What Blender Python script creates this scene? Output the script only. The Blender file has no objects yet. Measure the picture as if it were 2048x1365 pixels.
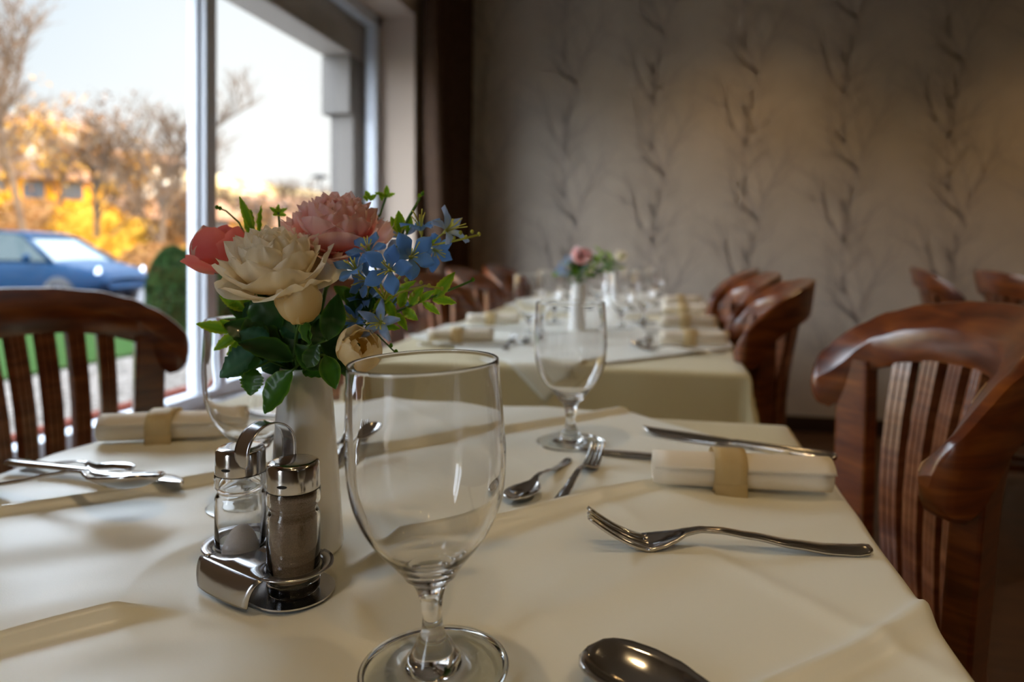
import bpy, math, random
from mathutils import Vector, Matrix, Euler
R = random.Random(7)
PI = math.pi
rad = math.radians

# ------------------------------------------------------------------ camera
F = 1350.0            # focal length in pixels of the 2048 px frame
YAW = rad(13.0)
CAM = Vector((0, 0, 0.97))
HZ = 504.0
sc = bpy.context.scene
cd = bpy.data.cameras.new('camera'); cam = bpy.data.objects.new('camera', cd)
sc.collection.objects.link(cam)
cam.location = CAM; cam.rotation_euler = (PI/2, 0, YAW)
cd.sensor_width = 36.0; cd.lens = 36.0*F/2048
cd.shift_y = -(682.5-HZ)/2048
cd.clip_start = .02; cd.clip_end = 600
cd.dof.use_dof = True; cd.dof.focus_distance = .425; cd.dof.aperture_fstop = 4.6
cd.dof.aperture_blades = 0
sc.camera = cam
# ------------------------------------------------------------------ world: late afternoon sky, paler toward the low sun
SKY_VIS = 1.0
w = bpy.data.worlds.new('sky'); sc.world = w; w.use_nodes = True
nt = w.node_tree; nt.nodes.clear()
out = nt.nodes.new('ShaderNodeOutputWorld'); bg = nt.nodes.new('ShaderNodeBackground')
tc = nt.nodes.new('ShaderNodeTexCoord'); sep = nt.nodes.new('ShaderNodeSeparateXYZ')
nt.links.new(tc.outputs['Generated'], sep.inputs[0])
rp = nt.nodes.new('ShaderNodeValToRGB')
els = rp.color_ramp.elements
els[0].position = 0.0; els[0].color = (.95, .83, .70, 1)
els[1].position = 1.0; els[1].color = (2.5, 3.3, 5, 1)
for p, c in ((.10, (.82, .81, .80, 1)), (.22, (.62, .71, .80, 1)), (.355, (.50, .65, .82, 1)), (.42, (8.0, 9.2, 10.8, 1)), (.6, (14, 16, 19, 1))):  # top stops, above the visible sky, boosted to add window light on the tables
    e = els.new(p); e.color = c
nt.links.new(sep.outputs['Z'], rp.inputs[0])
dt = nt.nodes.new('ShaderNodeVectorMath'); dt.operation = 'DOT_PRODUCT'
dt.inputs[1].default_value = (-.35, .93, .12)
nt.links.new(tc.outputs['Generated'], dt.inputs[0])
mr = nt.nodes.new('ShaderNodeMapRange'); mr.inputs[1].default_value = .80; mr.inputs[2].default_value = 1.0
nt.links.new(dt.outputs['Value'], mr.inputs[0])
mx = nt.nodes.new('ShaderNodeMixRGB'); mx.inputs[2].default_value = (.98, .97, .96, 1)
nt.links.new(mr.outputs[0], mx.inputs[0]); nt.links.new(rp.outputs[0], mx.inputs[1])
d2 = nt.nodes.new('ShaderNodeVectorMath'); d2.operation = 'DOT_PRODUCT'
d2.inputs[1].default_value = (-.80, -.58, .15)      # unseen side of the sky brightened to add light on wall and tables
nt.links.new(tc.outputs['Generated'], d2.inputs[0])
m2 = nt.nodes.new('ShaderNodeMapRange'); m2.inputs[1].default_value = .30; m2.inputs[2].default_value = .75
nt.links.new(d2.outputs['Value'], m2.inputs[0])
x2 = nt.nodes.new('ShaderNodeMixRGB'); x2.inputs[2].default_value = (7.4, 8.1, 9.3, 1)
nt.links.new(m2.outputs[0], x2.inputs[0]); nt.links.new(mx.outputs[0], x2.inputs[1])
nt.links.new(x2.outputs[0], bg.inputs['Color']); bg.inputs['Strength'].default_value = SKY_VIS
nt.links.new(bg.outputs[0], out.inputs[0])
# ------------------------------------------------------------------ sun: low, from behind the building, lights only the far hillside
sd = bpy.data.lights.new('sun', 'SUN'); sd.energy = 10; sd.color = (1.0, .62, .24); sd.angle = rad(.6)
sun = bpy.data.objects.new('sun', sd); sc.collection.objects.link(sun)
sun.rotation_euler = Vector((.93, -.10, .36)).normalized().to_track_quat('Z', 'Y').to_euler()
# ------------------------------------------------------------------ exposure
vs = sc.view_settings
sc.display_settings.display_device = 'sRGB'
vs.view_transform = 'Standard'; vs.look = 'None'; vs.gamma = 1.0; vs.use_curve_mapping = False
vs.exposure = 0.34
sc.cycles.use_denoising = True
sc.cycles.max_bounces = 12; sc.cycles.transmission_bounces = 12; sc.cycles.transparent_max_bounces = 16
sc.cycles.diffuse_bounces = 4; sc.cycles.glossy_bounces = 5
sc.cycles.sample_clamp_indirect = 6.0
sc.cycles.blur_glossy = .3
sc.cycles.caustics_reflective = False

# ------------------------------------------------------------------ helpers
COL = sc.collection
def P(px, py, d):
    """world point seen at pixel (px,py) at distance d along the view axis"""
    lat = (px-1024)/F*d; up = (HZ-py)/F*d
    c, s = math.cos(YAW), math.sin(YAW)
    return Vector((lat*c-d*s, lat*s+d*c, CAM.z+up))
def G(px, py, z=.752):
    """point at height z under pixel"""
    return P(px, py, (CAM.z-z)*F/(py-HZ))

def tag(o, label=None, cat=None, group=None, kind=None):
    if label: o['label'] = label
    if cat: o['category'] = cat
    if group: o['group'] = group
    if kind: o['kind'] = kind
    return o
def empty(name, loc=(0, 0, 0), rz=0, label=None, cat=None, group=None):
    o = bpy.data.objects.new(name, None); COL.objects.link(o)
    o.empty_display_size = .02
    o.location = loc; o.rotation_euler = (0, 0, rz)
    return tag(o, label, cat, group)
def kids(o): return [c for c in COL.objects if c.parent == o]
def copy_tree(o, parent=None):
    c = o.copy(); COL.objects.link(c)
    if parent is not None: c.parent = parent
    for ch in kids(o): copy_tree(ch, c)
    return c

class MB:
    def __init__(s): s.v = []; s.f = []; s.m = []; s.g = []
    def add(s, verts, faces, mi=0, grad=None):
        b = len(s.v)
        s.v += [tuple(p) for p in verts]
        s.f += [tuple(i+b for i in f) for f in faces]; s.m += [mi]*len(faces)
        s.g += list(grad) if grad is not None else [0.0]*len(verts)
        return s
    def grid(s, pts, cu=False, cv=False, mi=0, grad=None, flip=False):
        n = len(pts); m = len(pts[0]); fs = []
        for i in range(n if cu else n-1):
            for j in range(m if cv else m-1):
                a = i*m+j; b = i*m+(j+1) % m; c = ((i+1) % n)*m+(j+1) % m; d = ((i+1) % n)*m+j
                fs.append((a, d, c, b) if flip else (a, b, c, d))
        return s.add([p for r in pts for p in r], fs, mi, grad)
    def lathe(s, prof, n=48, mi=0, origin=(0, 0, 0), sx=1, sy=1):
        ox, oy, oz = origin
        pts = [[(ox+r*sx*math.cos(2*PI*k/n), oy+r*sy*math.sin(2*PI*k/n), oz+z) for k in range(n)] for r, z in prof]
        return s.grid(pts, cv=True, mi=mi)
    def tube(s, path, radii, n=6, mi=0, cap=True):
        path = [Vector(p) for p in path]
        if not hasattr(radii, '__len__'): radii = [radii]*len(path)
        rings = []; up = None
        for i, p in enumerate(path):
            t = (path[min(i+1, len(path)-1)]-path[max(i-1, 0)])
            if t.length < 1e-9: t = Vector((0, 0, 1))
            t.normalize()
            if up is None: up = t.orthogonal().normalized()
            else:
                up = up-t*up.dot(t)
                up = up.normalized() if up.length > 1e-6 else t.orthogonal().normalized()
            b = t.cross(up)
            rings.append([p+(up*math.cos(2*PI*k/n)+b*math.sin(2*PI*k/n))*radii[i] for k in range(n)])
        s.grid(rings, cv=True, mi=mi)
        if cap:
            L = len(s.v); k = len(path)
            s.f.append(tuple(range(L-n, L))); s.m.append(mi)
            s.f.append(tuple(reversed(range(L-n*k, L-n*k+n)))); s.m.append(mi)
        return s
    def box(s, a, b, mi=0):
        x0, y0, z0 = a; x1, y1, z1 = b
        v = [(x0, y0, z0), (x1, y0, z0), (x1, y1, z0), (x0, y1, z0), (x0, y0, z1), (x1, y0, z1), (x1, y1, z1), (x0, y1, z1)]
        return s.add(v, [(0, 3, 2, 1), (4, 5, 6, 7), (0, 1, 5, 4), (1, 2, 6, 5), (2, 3, 7, 6), (3, 0, 4, 7)], mi)
    def xf(s, M): s.v = [tuple(M @ Vector(p)) for p in s.v]; return s
    def build(s, name, mats, parent=None, smooth=True, sol=0, bev=0, sub=0, off=0.0, sharp=None):
        me = bpy.data.meshes.new(name); me.from_pydata(s.v, [], s.f)
        if not isinstance(mats, (list, tuple)): mats = [mats]
        for m in mats: me.materials.append(m)
        me.polygons.foreach_set('material_index', s.m)
        me.polygons.foreach_set('use_smooth', [smooth]*len(s.f))
        if any(s.g):
            at = me.attributes.new('grad', 'FLOAT', 'POINT'); at.data.foreach_set('value', s.g)
        me.update()
        if sharp: 
            try: me.set_sharp_from_angle(angle=rad(sharp))
            except Exception: pass
        o = bpy.data.objects.new(name, me); COL.objects.link(o)
        if parent is not None: o.parent = parent
        if sol:
            m = o.modifiers.new('solid', 'SOLIDIFY'); m.thickness = sol; m.offset = off
        if bev:
            m = o.modifiers.new('bevel', 'BEVEL'); m.width = bev; m.segments = 2; m.limit_method = 'ANGLE'; m.angle_limit = rad(40)
        if sub:
            m = o.modifiers.new('sub', 'SUBSURF'); m.levels = sub; m.render_levels = sub
        return o

def lerp(a, b, t): return a+(b-a)*t
def interp(tab, x):
    if x <= tab[0][0]: return tab[0][1]
    for (a, va), (b, vb) in zip(tab, tab[1:]):
        if x <= b:
            t = (x-a)/(b-a); t = t*t*(3-2*t)*.5+t*.5
            return va+(vb-va)*t
    return tab[-1][1]
def smooth_noise(x, y, s=0):
    return (math.sin(x*1.0+1.3*s+math.sin(y*.7+s))+math.sin(y*1.3+2.1*s+math.sin(x*.9-s))+math.sin((x+y)*.8+s*.7))/3

# ------------------------------------------------------------------ materials
def new_mat(name):
    m = bpy.data.materials.new(name); m.use_nodes = True
    n = m.node_tree.nodes; return m, n, m.node_tree.links, n['Principled BSDF']
def setp(b, **kw):
    for k, v in kw.items():
        k = k.replace('_', ' ')
        for cand in (k, k.title()):
            if cand in b.inputs:
                b.inputs[cand].default_value = (*v, 1) if isinstance(v, tuple) and len(v) == 3 else v; break
def mat(name, col, rough=.5, metal=0, col2=None, scale=20, bump=0, bscale=None, stretch=(1, 1, 1), detail=4, lo=.35, hi=.65, **kw):
    m, n, l, b = new_mat(name)
    setp(b, Base_Color=col, Roughness=rough, Metallic=metal)
    for k, v in kw.items():
        b.inputs[k.replace('_', ' ')].default_value = (*v, 1) if isinstance(v, tuple) and len(v) == 3 else v
    if col2 or bump:
        t = n.new('ShaderNodeTexCoord'); mp = n.new('ShaderNodeMapping'); mp.inputs['Scale'].default_value = stretch
        l.new(t.outputs['Object'], mp.inputs[0])
        nz = n.new('ShaderNodeTexNoise'); nz.inputs['Scale'].default_value = scale; nz.inputs['Detail'].default_value = detail
        l.new(mp.outputs[0], nz.inputs['Vector'])
        if col2:
            r = n.new('ShaderNodeValToRGB'); r.color_ramp.elements[0].position = lo; r.color_ramp.elements[1].position = hi
            r.color_ramp.elements[0].color = (*col, 1); r.color_ramp.elements[1].color = (*col2, 1)
            l.new(nz.outputs['Fac'], r.inputs[0]); l.new(r.outputs[0], b.inputs['Base Color'])
        if bump:
            n2 = nz
            if bscale:
                n2 = n.new('ShaderNodeTexNoise'); n2.inputs['Scale'].default_value = bscale; l.new(mp.outputs[0], n2.inputs['Vector'])
            bp = n.new('ShaderNodeBump'); bp.inputs['Strength'].default_value = bump; bp.inputs['Distance'].default_value = .002
            l.new(n2.outputs['Fac'], bp.inputs['Height']); l.new(bp.outputs[0], b.inputs['Normal'])
    return m
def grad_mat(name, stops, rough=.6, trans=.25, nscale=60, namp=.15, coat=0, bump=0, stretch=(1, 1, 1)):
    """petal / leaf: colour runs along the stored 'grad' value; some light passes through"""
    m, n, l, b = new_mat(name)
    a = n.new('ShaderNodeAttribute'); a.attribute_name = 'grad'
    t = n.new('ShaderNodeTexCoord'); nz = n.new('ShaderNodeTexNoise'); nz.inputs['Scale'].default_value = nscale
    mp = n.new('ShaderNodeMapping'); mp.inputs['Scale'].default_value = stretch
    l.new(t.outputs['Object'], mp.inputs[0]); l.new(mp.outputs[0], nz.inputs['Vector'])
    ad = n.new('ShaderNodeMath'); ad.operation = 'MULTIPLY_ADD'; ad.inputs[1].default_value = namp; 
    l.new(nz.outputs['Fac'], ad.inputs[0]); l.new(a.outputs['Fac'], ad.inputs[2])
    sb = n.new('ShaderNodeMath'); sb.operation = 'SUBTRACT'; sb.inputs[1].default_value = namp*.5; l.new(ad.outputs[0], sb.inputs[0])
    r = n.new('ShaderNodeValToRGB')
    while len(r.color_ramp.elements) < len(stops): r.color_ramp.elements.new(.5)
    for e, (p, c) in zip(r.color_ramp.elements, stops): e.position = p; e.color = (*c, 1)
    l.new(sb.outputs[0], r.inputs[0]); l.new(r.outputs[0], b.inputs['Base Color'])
    b.inputs['Roughness'].default_value = rough; b.inputs['Coat Weight'].default_value = coat
    b.inputs['Specular IOR Level'].default_value = .3
    if bump:
        bp = n.new('ShaderNodeBump'); bp.inputs['Strength'].default_value = bump; bp.inputs['Distance'].default_value = .001
        l.new(nz.outputs['Fac'], bp.inputs['Height']); l.new(bp.outputs[0], b.inputs['Normal'])
    if trans:
        tr = n.new('ShaderNodeBsdfTranslucent'); l.new(r.outputs[0], tr.inputs['Color'])
        ms = n.new('ShaderNodeMixShader'); ms.inputs[0].default_value = trans
        l.new(b.outputs[0], ms.inputs[1]); l.new(tr.outputs[0], ms.inputs[2])
        l.new(ms.outputs[0], n['Material Output'].inputs['Surface'])
    return m
def pane_mat():
    m, n, l, b = new_mat('window_glass'); n.remove(b)
    t = n.new('ShaderNodeBsdfTransparent'); t.inputs[0].default_value = (.97, .985, .98, 1)
    g = n.new('ShaderNodeBsdfGlossy'); g.inputs['Roughness'].default_value = .0
    lw = n.new('ShaderNodeLayerWeight'); pw = n.new('ShaderNodeMath'); pw.operation = 'POWER'; pw.inputs[1].default_value = 5
    l.new(lw.outputs['Facing'], pw.inputs[0]); f = n.new('ShaderNodeMath'); f.operation = 'MULTIPLY_ADD'; f.inputs[1].default_value = .9; f.inputs[2].default_value = .03
    l.new(pw.outputs[0], f.inputs[0])
    x = n.new('ShaderNodeMixShader'); l.new(f.outputs[0], x.inputs[0]); l.new(t.outputs[0], x.inputs[1]); l.new(g.outputs[0], x.inputs[2])
    l.new(x.outputs[0], n['Material Output'].inputs['Surface']); return m
def emit(name, col, s):
    m, n, l, b = new_mat(name); b.inputs['Emission Color'].default_value = (*col, 1); b.inputs['Emission Strength'].default_value = s; return m

def wood_mat(name, c1, c2, c3, rough=.28):
    m, n, l, b = new_mat(name)
    t = n.new('ShaderNodeTexCoord'); mp = n.new('ShaderNodeMapping'); mp.inputs['Scale'].default_value = (3, 3, 22)
    mp.inputs['Rotation'].default_value = (.25, 1.45, .2)
    l.new(t.outputs['Object'], mp.inputs[0])
    nz = n.new('ShaderNodeTexNoise'); nz.inputs['Scale'].default_value = 3; nz.inputs['Detail'].default_value = 7; nz.inputs['Distortion'].default_value = .6
    l.new(mp.outputs[0], nz.inputs['Vector'])
    r = n.new('ShaderNodeValToRGB'); e = r.color_ramp.elements
    e[0].position = .3; e[0].color = (*c1, 1); e[1].position = .75; e[1].color = (*c3, 1); k = e.new(.5); k.color = (*c2, 1)
    l.new(nz.outputs['Fac'], r.inputs[0]); l.new(r.outputs[0], b.inputs['Base Color'])
    b.inputs['Roughness'].default_value = rough; b.inputs['Coat Weight'].default_value = .6; b.inputs['Coat Roughness'].default_value = .2
    bp = n.new('ShaderNodeBump'); bp.inputs['Strength'].default_value = .06; bp.inputs['Distance'].default_value = .002
    l.new(nz.outputs['Fac'], bp.inputs['Height']); l.new(bp.outputs[0], b.inputs['Normal'])
    return m
M = {}
M['wood'] = wood_mat('chair_wood', (.06, .011, .003), (.14, .030, .005), (.27, .078, .012))
M['slatwood'] = wood_mat('slat_wood', (.09, .020, .006), (.17, .050, .016), (.28, .10, .036), .32)
M['seat'] = mat('seat_leather', (.035, .012, .008), .45)
M['cloth'] = mat('cream_satin_cloth', (.66, .57, .34), .5, bump=.05, scale=900, Sheen_Weight=.2, Sheen_Roughness=.4)
M['overlay'] = mat('ivory_satin_cloth', (.88, .87, .76), .34, bump=.05, scale=900, Sheen_Weight=.25, Sheen_Roughness=.4)
M['napkin'] = mat('napkin_linen', (.90, .82, .68), .8, bump=.1, scale=700)
M['ring'] = grad_mat('vellum_ring', [(0, (.84, .68, .38)), (1, (.62, .44, .20))], .45, .3, 60, .9)
M['steel'] = mat('stainless_steel', (.62, .60, .58), .13, 1, bump=.02, scale=60)
M['steelb'] = mat('brushed_steel', (.60, .60, .62), .2, 1, bump=.03, scale=120, stretch=(1, 12, 1))
M['glass'] = mat('clear_glass', (1, 1, 1), 0.0, Transmission_Weight=1.0, IOR=1.5)
M['pane'] = pane_mat(); M['thin'] = pane_mat(); M['thin'].name = 'thin_clear_glass'
M['ceramic'] = mat('white_ceramic', (.88, .88, .87), .22, Coat_Weight=.4, Coat_Roughness=.1)
M['pepper'] = mat('ground_pepper', (.17, .115, .07), .95, col2=(.26, .18, .115), scale=1800, lo=.4, hi=.62, bump=.4)
M['salt'] = mat('table_salt', (.88, .84, .82), .9, bump=.3, scale=1200)
M['hole'] = mat('dark_hole', (.01, .01, .01), .8)
M['frame'] = mat('window_frame_white', (.62, .66, .72), .35)
M['plaster'] = mat('reveal_plaster', (.50, .40, .32), .85, bump=.1, scale=80)
M['blindbox'] = mat('shutter_box_taupe', (.50, .44, .38), .6)
M['wall'] = mat('wallpaper_ground', (.50, .43, .35), .55, col2=(.55, .475, .39), scale=6, bump=.1, bscale=300)
M['wallb'] = mat('wallpaper_branches', (.43, .365, .31), .6)
M['wall2'] = mat('brown_wall', (.22, .15, .09), .7)
M['ceil'] = mat('ceiling_paint', (.30, .24, .17), .8)
M['floor'] = mat('dark_wood_floor', (.05, .025, .015), .4, col2=(.09, .045, .025), scale=6, stretch=(1, 9, 1))
M['base'] = mat('dark_skirting', (.03, .015, .01), .4)
M['curtain'] = mat('brown_curtain', (.045, .017, .004), .8, col2=(.06, .026, .007), scale=30, bump=.1)
M['sill'] = mat('sill_stone', (.35, .35, .36), .4)
M['facade'] = mat('facade_render', (.50, .43, .36), .9)

# ------------------------------------------------------------------ the room
XW, YW = -1.28, 3.9          # inner face of the window wall, wallpapered wall
XG = -1.50                   # glazing plane
Y0, Y1 = 1.0, 3.30
V0, V1 = -2.7, -1.15           # a second window beside and behind the viewer          # window opening
SZ, HZW = .46, 2.2           # sill and head heights
RX, RY, CZ = 4.6, -3.4, 2.62
def struct(o): o['kind'] = 'structure'; return o
struct(MB().box((XW-.02, RY, -.06), (RX, YW, 0)).build('floor', M['floor'], smooth=False))
struct(MB().box((XW-.4, RY-.2, CZ), (RX+.2, YW+.2, CZ+.2)).build('ceiling', M['ceil'], smooth=False))
wl = MB()
wl.box((-1.62, RY, 0), (XW, YW, SZ-.03))
wl.box((-1.56, RY, HZW), (XW, YW, CZ))
wl.box((-1.62, Y1, SZ-.03), (XW, YW, HZW))
wl.box((-1.62, RY, SZ-.03), (XW, V0, HZW)); wl.box((-1.62, V1, SZ-.03), (XW, Y0, HZW))
struct(wl.build('wall_left', M['plaster'], smooth=False))
struct(MB().box((RX, RY, 0), (RX+.15, YW, CZ)).build('wall_right', M['wall2'], smooth=False))
struct(MB().box((XW-.3, RY-.15, 0), (RX+.15, RY, CZ)).build('wall_near', M['wall2'], smooth=False))
# wallpaper wall with its pattern of bare branching trees
wf = MB().box((XW-.35, YW, 0), (RX+.15, YW+.18, CZ))
def branch2d(mb, x, z, ang, L, wd, depth, rr):
    n = 6; px, pz, a = x, z, ang; L1 = []
    for i in range(n+1):
        L1.append((px, pz, wd*(1-.55*i/n), a))
        a += rr.uniform(-.2, .2) + (PI/2-a)*.05
        px += math.cos(a)*L/n; pz += math.sin(a)*L/n
    vs_, fs = [], []
    for (qx, qz, ww, aa) in L1:
        nx, nz_ = -math.sin(aa)*ww*.5, math.cos(aa)*ww*.5
        vs_ += [(qx+nx, YW-.0006, qz+nz_), (qx-nx, YW-.0006, qz-nz_)]
    for i in range(n): fs.append((2*i, 2*i+1, 2*i+3, 2*i+2))
    mb.add(vs_, fs, 1)
    if depth > 0:
        for i in range(1, n+1):
            if rr.random() < .85:
                qx, qz, ww, aa = L1[i]
                s_ = 1 if (i % 2) else -1
                branch2d(mb, qx, qz, aa+s_*rr.uniform(.35, .75), L*rr.uniform(.38, .6), ww*.62, depth-1, rr)
col_i = 0; x = XW+.22
while x < 3.2:
    z = .15 - (.26 if col_i % 2 else 0)
    k = 0
    while z < CZ-.1:
        rr = random.Random(11+(k % 2))
        xx = x+(.05 if k % 2 else -.05)
        branch2d(wf, xx, z, PI/2+(.3 if k % 2 else -.3), .42, .030, 3, rr)
        branch2d(wf, xx, z+.10, PI/2-(.45 if k % 2 else -.45), .40, .022, 2, rr)
        z += .40; k += 1
    x += .50; col_i += 1
wf.v = [(a, b, min(max(c, 0.0), CZ)) for a, b, c in wf.v]
struct(wf.build('wall_far', [M['wall'], M['wallb']], smooth=False))
struct(MB().box((XW, YW-.015, 0), (RX, YW, .085)).build('baseboard_far', M['base'], smooth=False, bev=.004))
# window: frame, mullions, panes
win = struct(MB().box((XG-.03, Y0, SZ), (XG+.03, Y1, SZ+.05)).box((XG-.03, Y0, HZW-.06), (XG+.03, Y1, HZW))
    .box((XG-.03, Y1-.055, SZ), (XG+.03, Y1, HZW)).box((XG-.03, Y0, SZ), (XG+.03, Y0+.05, HZW))
    .build('window_1', M['frame'], smooth=False, bev=.004))
mulls = [1.945]
for y in mulls:
    MB().box((XG-.035, y-.028, SZ+.05), (XG+.035, y+.028, HZW-.06)).box((XG-.02, y-.04, SZ+.05), (XG+.012, y+.04, HZW-.06)).build('mullion', M['frame'], win, smooth=False, bev=.004)
ys = [Y0+.05]+mulls+[Y1-.055]
for a, b in zip(ys, ys[1:]):
    MB().box((XG-.006, a+.02, SZ+.05), (XG+.002, b-.02, HZW-.06)).build('window_pane', M['pane'], win, smooth=False)
win2 = struct(MB().box((XG-.03, V0, SZ), (XG+.03, V1, SZ+.05)).box((XG-.03, V0, HZW-.06), (XG+.03, V1, HZW))
    .box((XG-.03, V1-.055, SZ), (XG+.03, V1, HZW)).box((XG-.03, V0, SZ), (XG+.03, V0+.05, HZW)).box((XG-.03, -1.76, SZ), (XG+.03, -1.70, HZW))
    .build('window_2', M['frame'], smooth=False, bev=.004))
MB().box((XG-.006, V0+.02, SZ+.05), (XG+.002, V1-.02, HZW-.06)).build('window_pane', M['pane'], win2, smooth=False)
struct(MB().box((-1.66, Y0, SZ-.03), (XW+.03, Y1, SZ)).build('trim_1', M['sill'], smooth=False, bev=.004))
# roller shutter box and side guides outside the glass
sb = empty('roller_shutter', (-1.6, 1, 1.95), 0, 'taupe roller shutter box and side guide outside the window', 'shutter')
MB().box((-.12, -.1, .02), (.045, 2.3, .5)).build('shutter_box', M['blindbox'], sb, smooth=False, bev=.01)
M['guide'] = mat('guide_rail_taupe', (.13, .115, .10), .6)
MB().box((-.12, 2.13, -.28), (.04, 2.3, .02)).box((-.09, 2.17, -1.49), (.04, 2.3, -.28)).build('guide_rail', M['guide'], sb, smooth=False, bev=.006)
# outer facade and upper storeys that keep the sun off the street side
st = MB().box((-1.70, RY-3, -.2), (-1.62, V0, 9)).box((-1.70, V1, -.2), (-1.62, Y0, 9)).box((-1.70, V0, -.2), (-1.62, V1, SZ-.03)).box((-1.70, V0, 2.3), (-1.62, V1, 9)).box((-1.70, Y1+.02, -.2), (-1.62, YW+7, 9)).box((-1.70, Y0, -.2), (-1.62, Y1+.02, SZ-.03)).box((-1.70, Y0, 2.47), (-1.62, Y1+.02, 9))
st.box((-1.70, RY-3, CZ+.22), (RX+.2, YW+7, 9)).box((XW-.3, YW+.2, -.2), (RX+.2, YW+7, CZ+.22))
struct(st.build('wall_exterior', M['facade'], smooth=False))

# curtain
def make_curtain():
    o = empty('curtain', (XW+.08, 3.62, .02), 0, 'long dark brown pleated curtain in the corner beside the window', 'curtain')
    pts = []
    for i in range(22):
        z = .0+2.5*i/21; row = []
        for j in range(91):
            t = j/90
            u = -.36+.62*t
            tieback = 1-.12*math.exp(-((z-.9)/.5)**2)
            yy = u*tieback
            row.append((.045*math.sin(t*2*PI*7.5)+.012*math.sin(t*31+z)+.02, yy+.008*math.sin(z*2.2+t*6), z))
        pts.append(row)
    MB().grid(pts).build('curtain_fabric', M['curtain'], o, sol=.002)
    MB().box((-.02, -.4, 2.50), (.05, .26, 2.54)).build('curtain_rail', M['frame'], o, smooth=False)
make_curtain()

# ceiling spotlights (out of frame, reflected in glass and steel as small warm points)
M['bulb'] = emit('warm_bulb', (1.0, .62, .22), 60)
sp0 = None
for (x, y, pw) in ((.30, -.95, 7), (.85, -.9, 11), (-.35, .35, 1.5), (1.3, .9, 8), (.45, 3.15, 7), (2.1, 3.1, 11), (2.4, .2, 1), (3.2, 2.9, 7)):
    if sp0 is None:
        o = empty('ceiling_spotlight', (x, y, CZ), 0, 'small round ceiling spotlight with a warm bulb', 'ceiling light', 'ceiling spotlights over the tables')
        MB().lathe([(.02, -.002), (.045, -.002), (.05, -.012), (.038, -.03), (.03, -.03), (.028, -.01)], 24).build('housing', M['steel'], o)
        MB().lathe([(.0001, -.036), (.015, -.033), (.025, -.022), (.026, -.012)], 20).build('bulb', M['bulb'], o)
        sp0 = o
    else:
        o = copy_tree(sp0); o.location = (x, y, CZ)
    ld = bpy.data.lights.new('spot_light', 'SPOT'); ld.energy = pw*1.3; ld.color = (1.0, .73, .40) if y < 2 else (1.0, .55, .20); ld.spot_size = rad(120); ld.spot_blend = 1.0; ld.shadow_soft_size = .03
    lo = bpy.data.objects.new('spot_light', ld); COL.objects.link(lo); lo.location = (0, 0, -.045); lo.parent = o

# ------------------------------------------------------------------ tables
TX0, TX1 = -.638, .147
T1 = (TX0, TX1, -.09, .93); T2 = (TX0-.012, TX1-.004, 1.315, 2.325); T3 = (TX0-.012, TX1+.01, 2.345, 3.36)
ZT = .748
def fold(x, y, z, rect, slack=.012, flare=.05):
    """drape a flat cloth point over the table edges"""
    x0, x1, y0, y1 = rect
    ex = max(x0-x, 0, x-x1); ey = max(y0-y, 0, y-y1)
    sx = -1 if x < x0 else 1; sy = -1 if y < y0 else 1
    cx = min(max(x, x0), x1); cy = min(max(y, y0), y1)
    e = max(ex, ey)
    if e <= 0: return Vector((x, y, z))
    r = slack
    if e < r*1.57:
        a = e/r; out_ = r*math.sin(a); dn = r*(1-math.cos(a))
    else:
        out_ = r; dn = r+(e-r*1.57)
    if ex > 0 and ey > 0:
        m_ = min(ex, ey)/e
        out_ += m_*min(e, .25)*.28
        n = Vector((ex*sx, ey*sy)).normalized()
        return Vector((cx+n.x*out_, cy+n.y*out_, z-dn))
    wv = flare*dn*(.18*math.sin((x if ey > 0 else y)*23)+.10*math.sin((x if ey > 0 else y)*41+1))
    if ex > 0: return Vector((cx+sx*(out_+abs(wv)*.6), cy, z-dn))
    return Vector((cx, cy+sy*(out_+abs(wv)*.6), z-dn))
def make_table(rect, label):
    x0, x1, y0, y1 = rect; cx, cy = (x0+x1)/2, (y0+y1)/2
    o = empty('dining_table', (cx, cy, 0), 0, label, 'table')
    hx, hy = (x1-x0)/2, (y1-y0)/2
    MB().box((-hx+.004, -hy+.004, .715), (hx-.004, hy-.004, .742)).build('tabletop', M['wood'], o, smooth=False, bev=.003)
    MB().box((-hx+.06, -hy+.06, .63), (hx-.06, hy-.06, .715)).build('apron', M['wood'], o, smooth=False)
    for sx in (-1, 1):
        for sy in (-1, 1):
            MB().box((sx*(hx-.08)-.03, sy*(hy-.08)-.03, 0), (sx*(hx-.08)+.03, sy*(hy-.08)+.03, .63)).build('leg', M['wood'], o, smooth=False, bev=.004)
def base_cloth(rect, label, drop=.3, step=.02):
    x0, x1, y0, y1 = rect
    def axis(a, b):
        out_ = []; t = a-drop
        ks = [a-drop+i*.03 for i in range(int(drop/.03))]+[a-.018, a-.012, a-.006, a]
        n = int((b-a)/step)
        ks += [a+(b-a)*i/n for i in range(1, n)]
        ks += [b, b+.006, b+.012, b+.018]+[b+.02+i*.03 for i in range(1, int(drop/.03)+1)]
        return ks
    X, Y = axis(x0, x1), axis(y0, y1)
    pts = [[fold(x, y, ZT-.0035+.0006*smooth_noise(x*14, y*14, 2), rect, .006) for y in Y] for x in X]
    o = MB().grid(pts, flip=True).build('tablecloth', M['cloth'], sol=.0008)
    tag(o, label, 'tablecloth'); return o
def ridge(t, w_): return math.exp(-(t/w_)**2)
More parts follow.
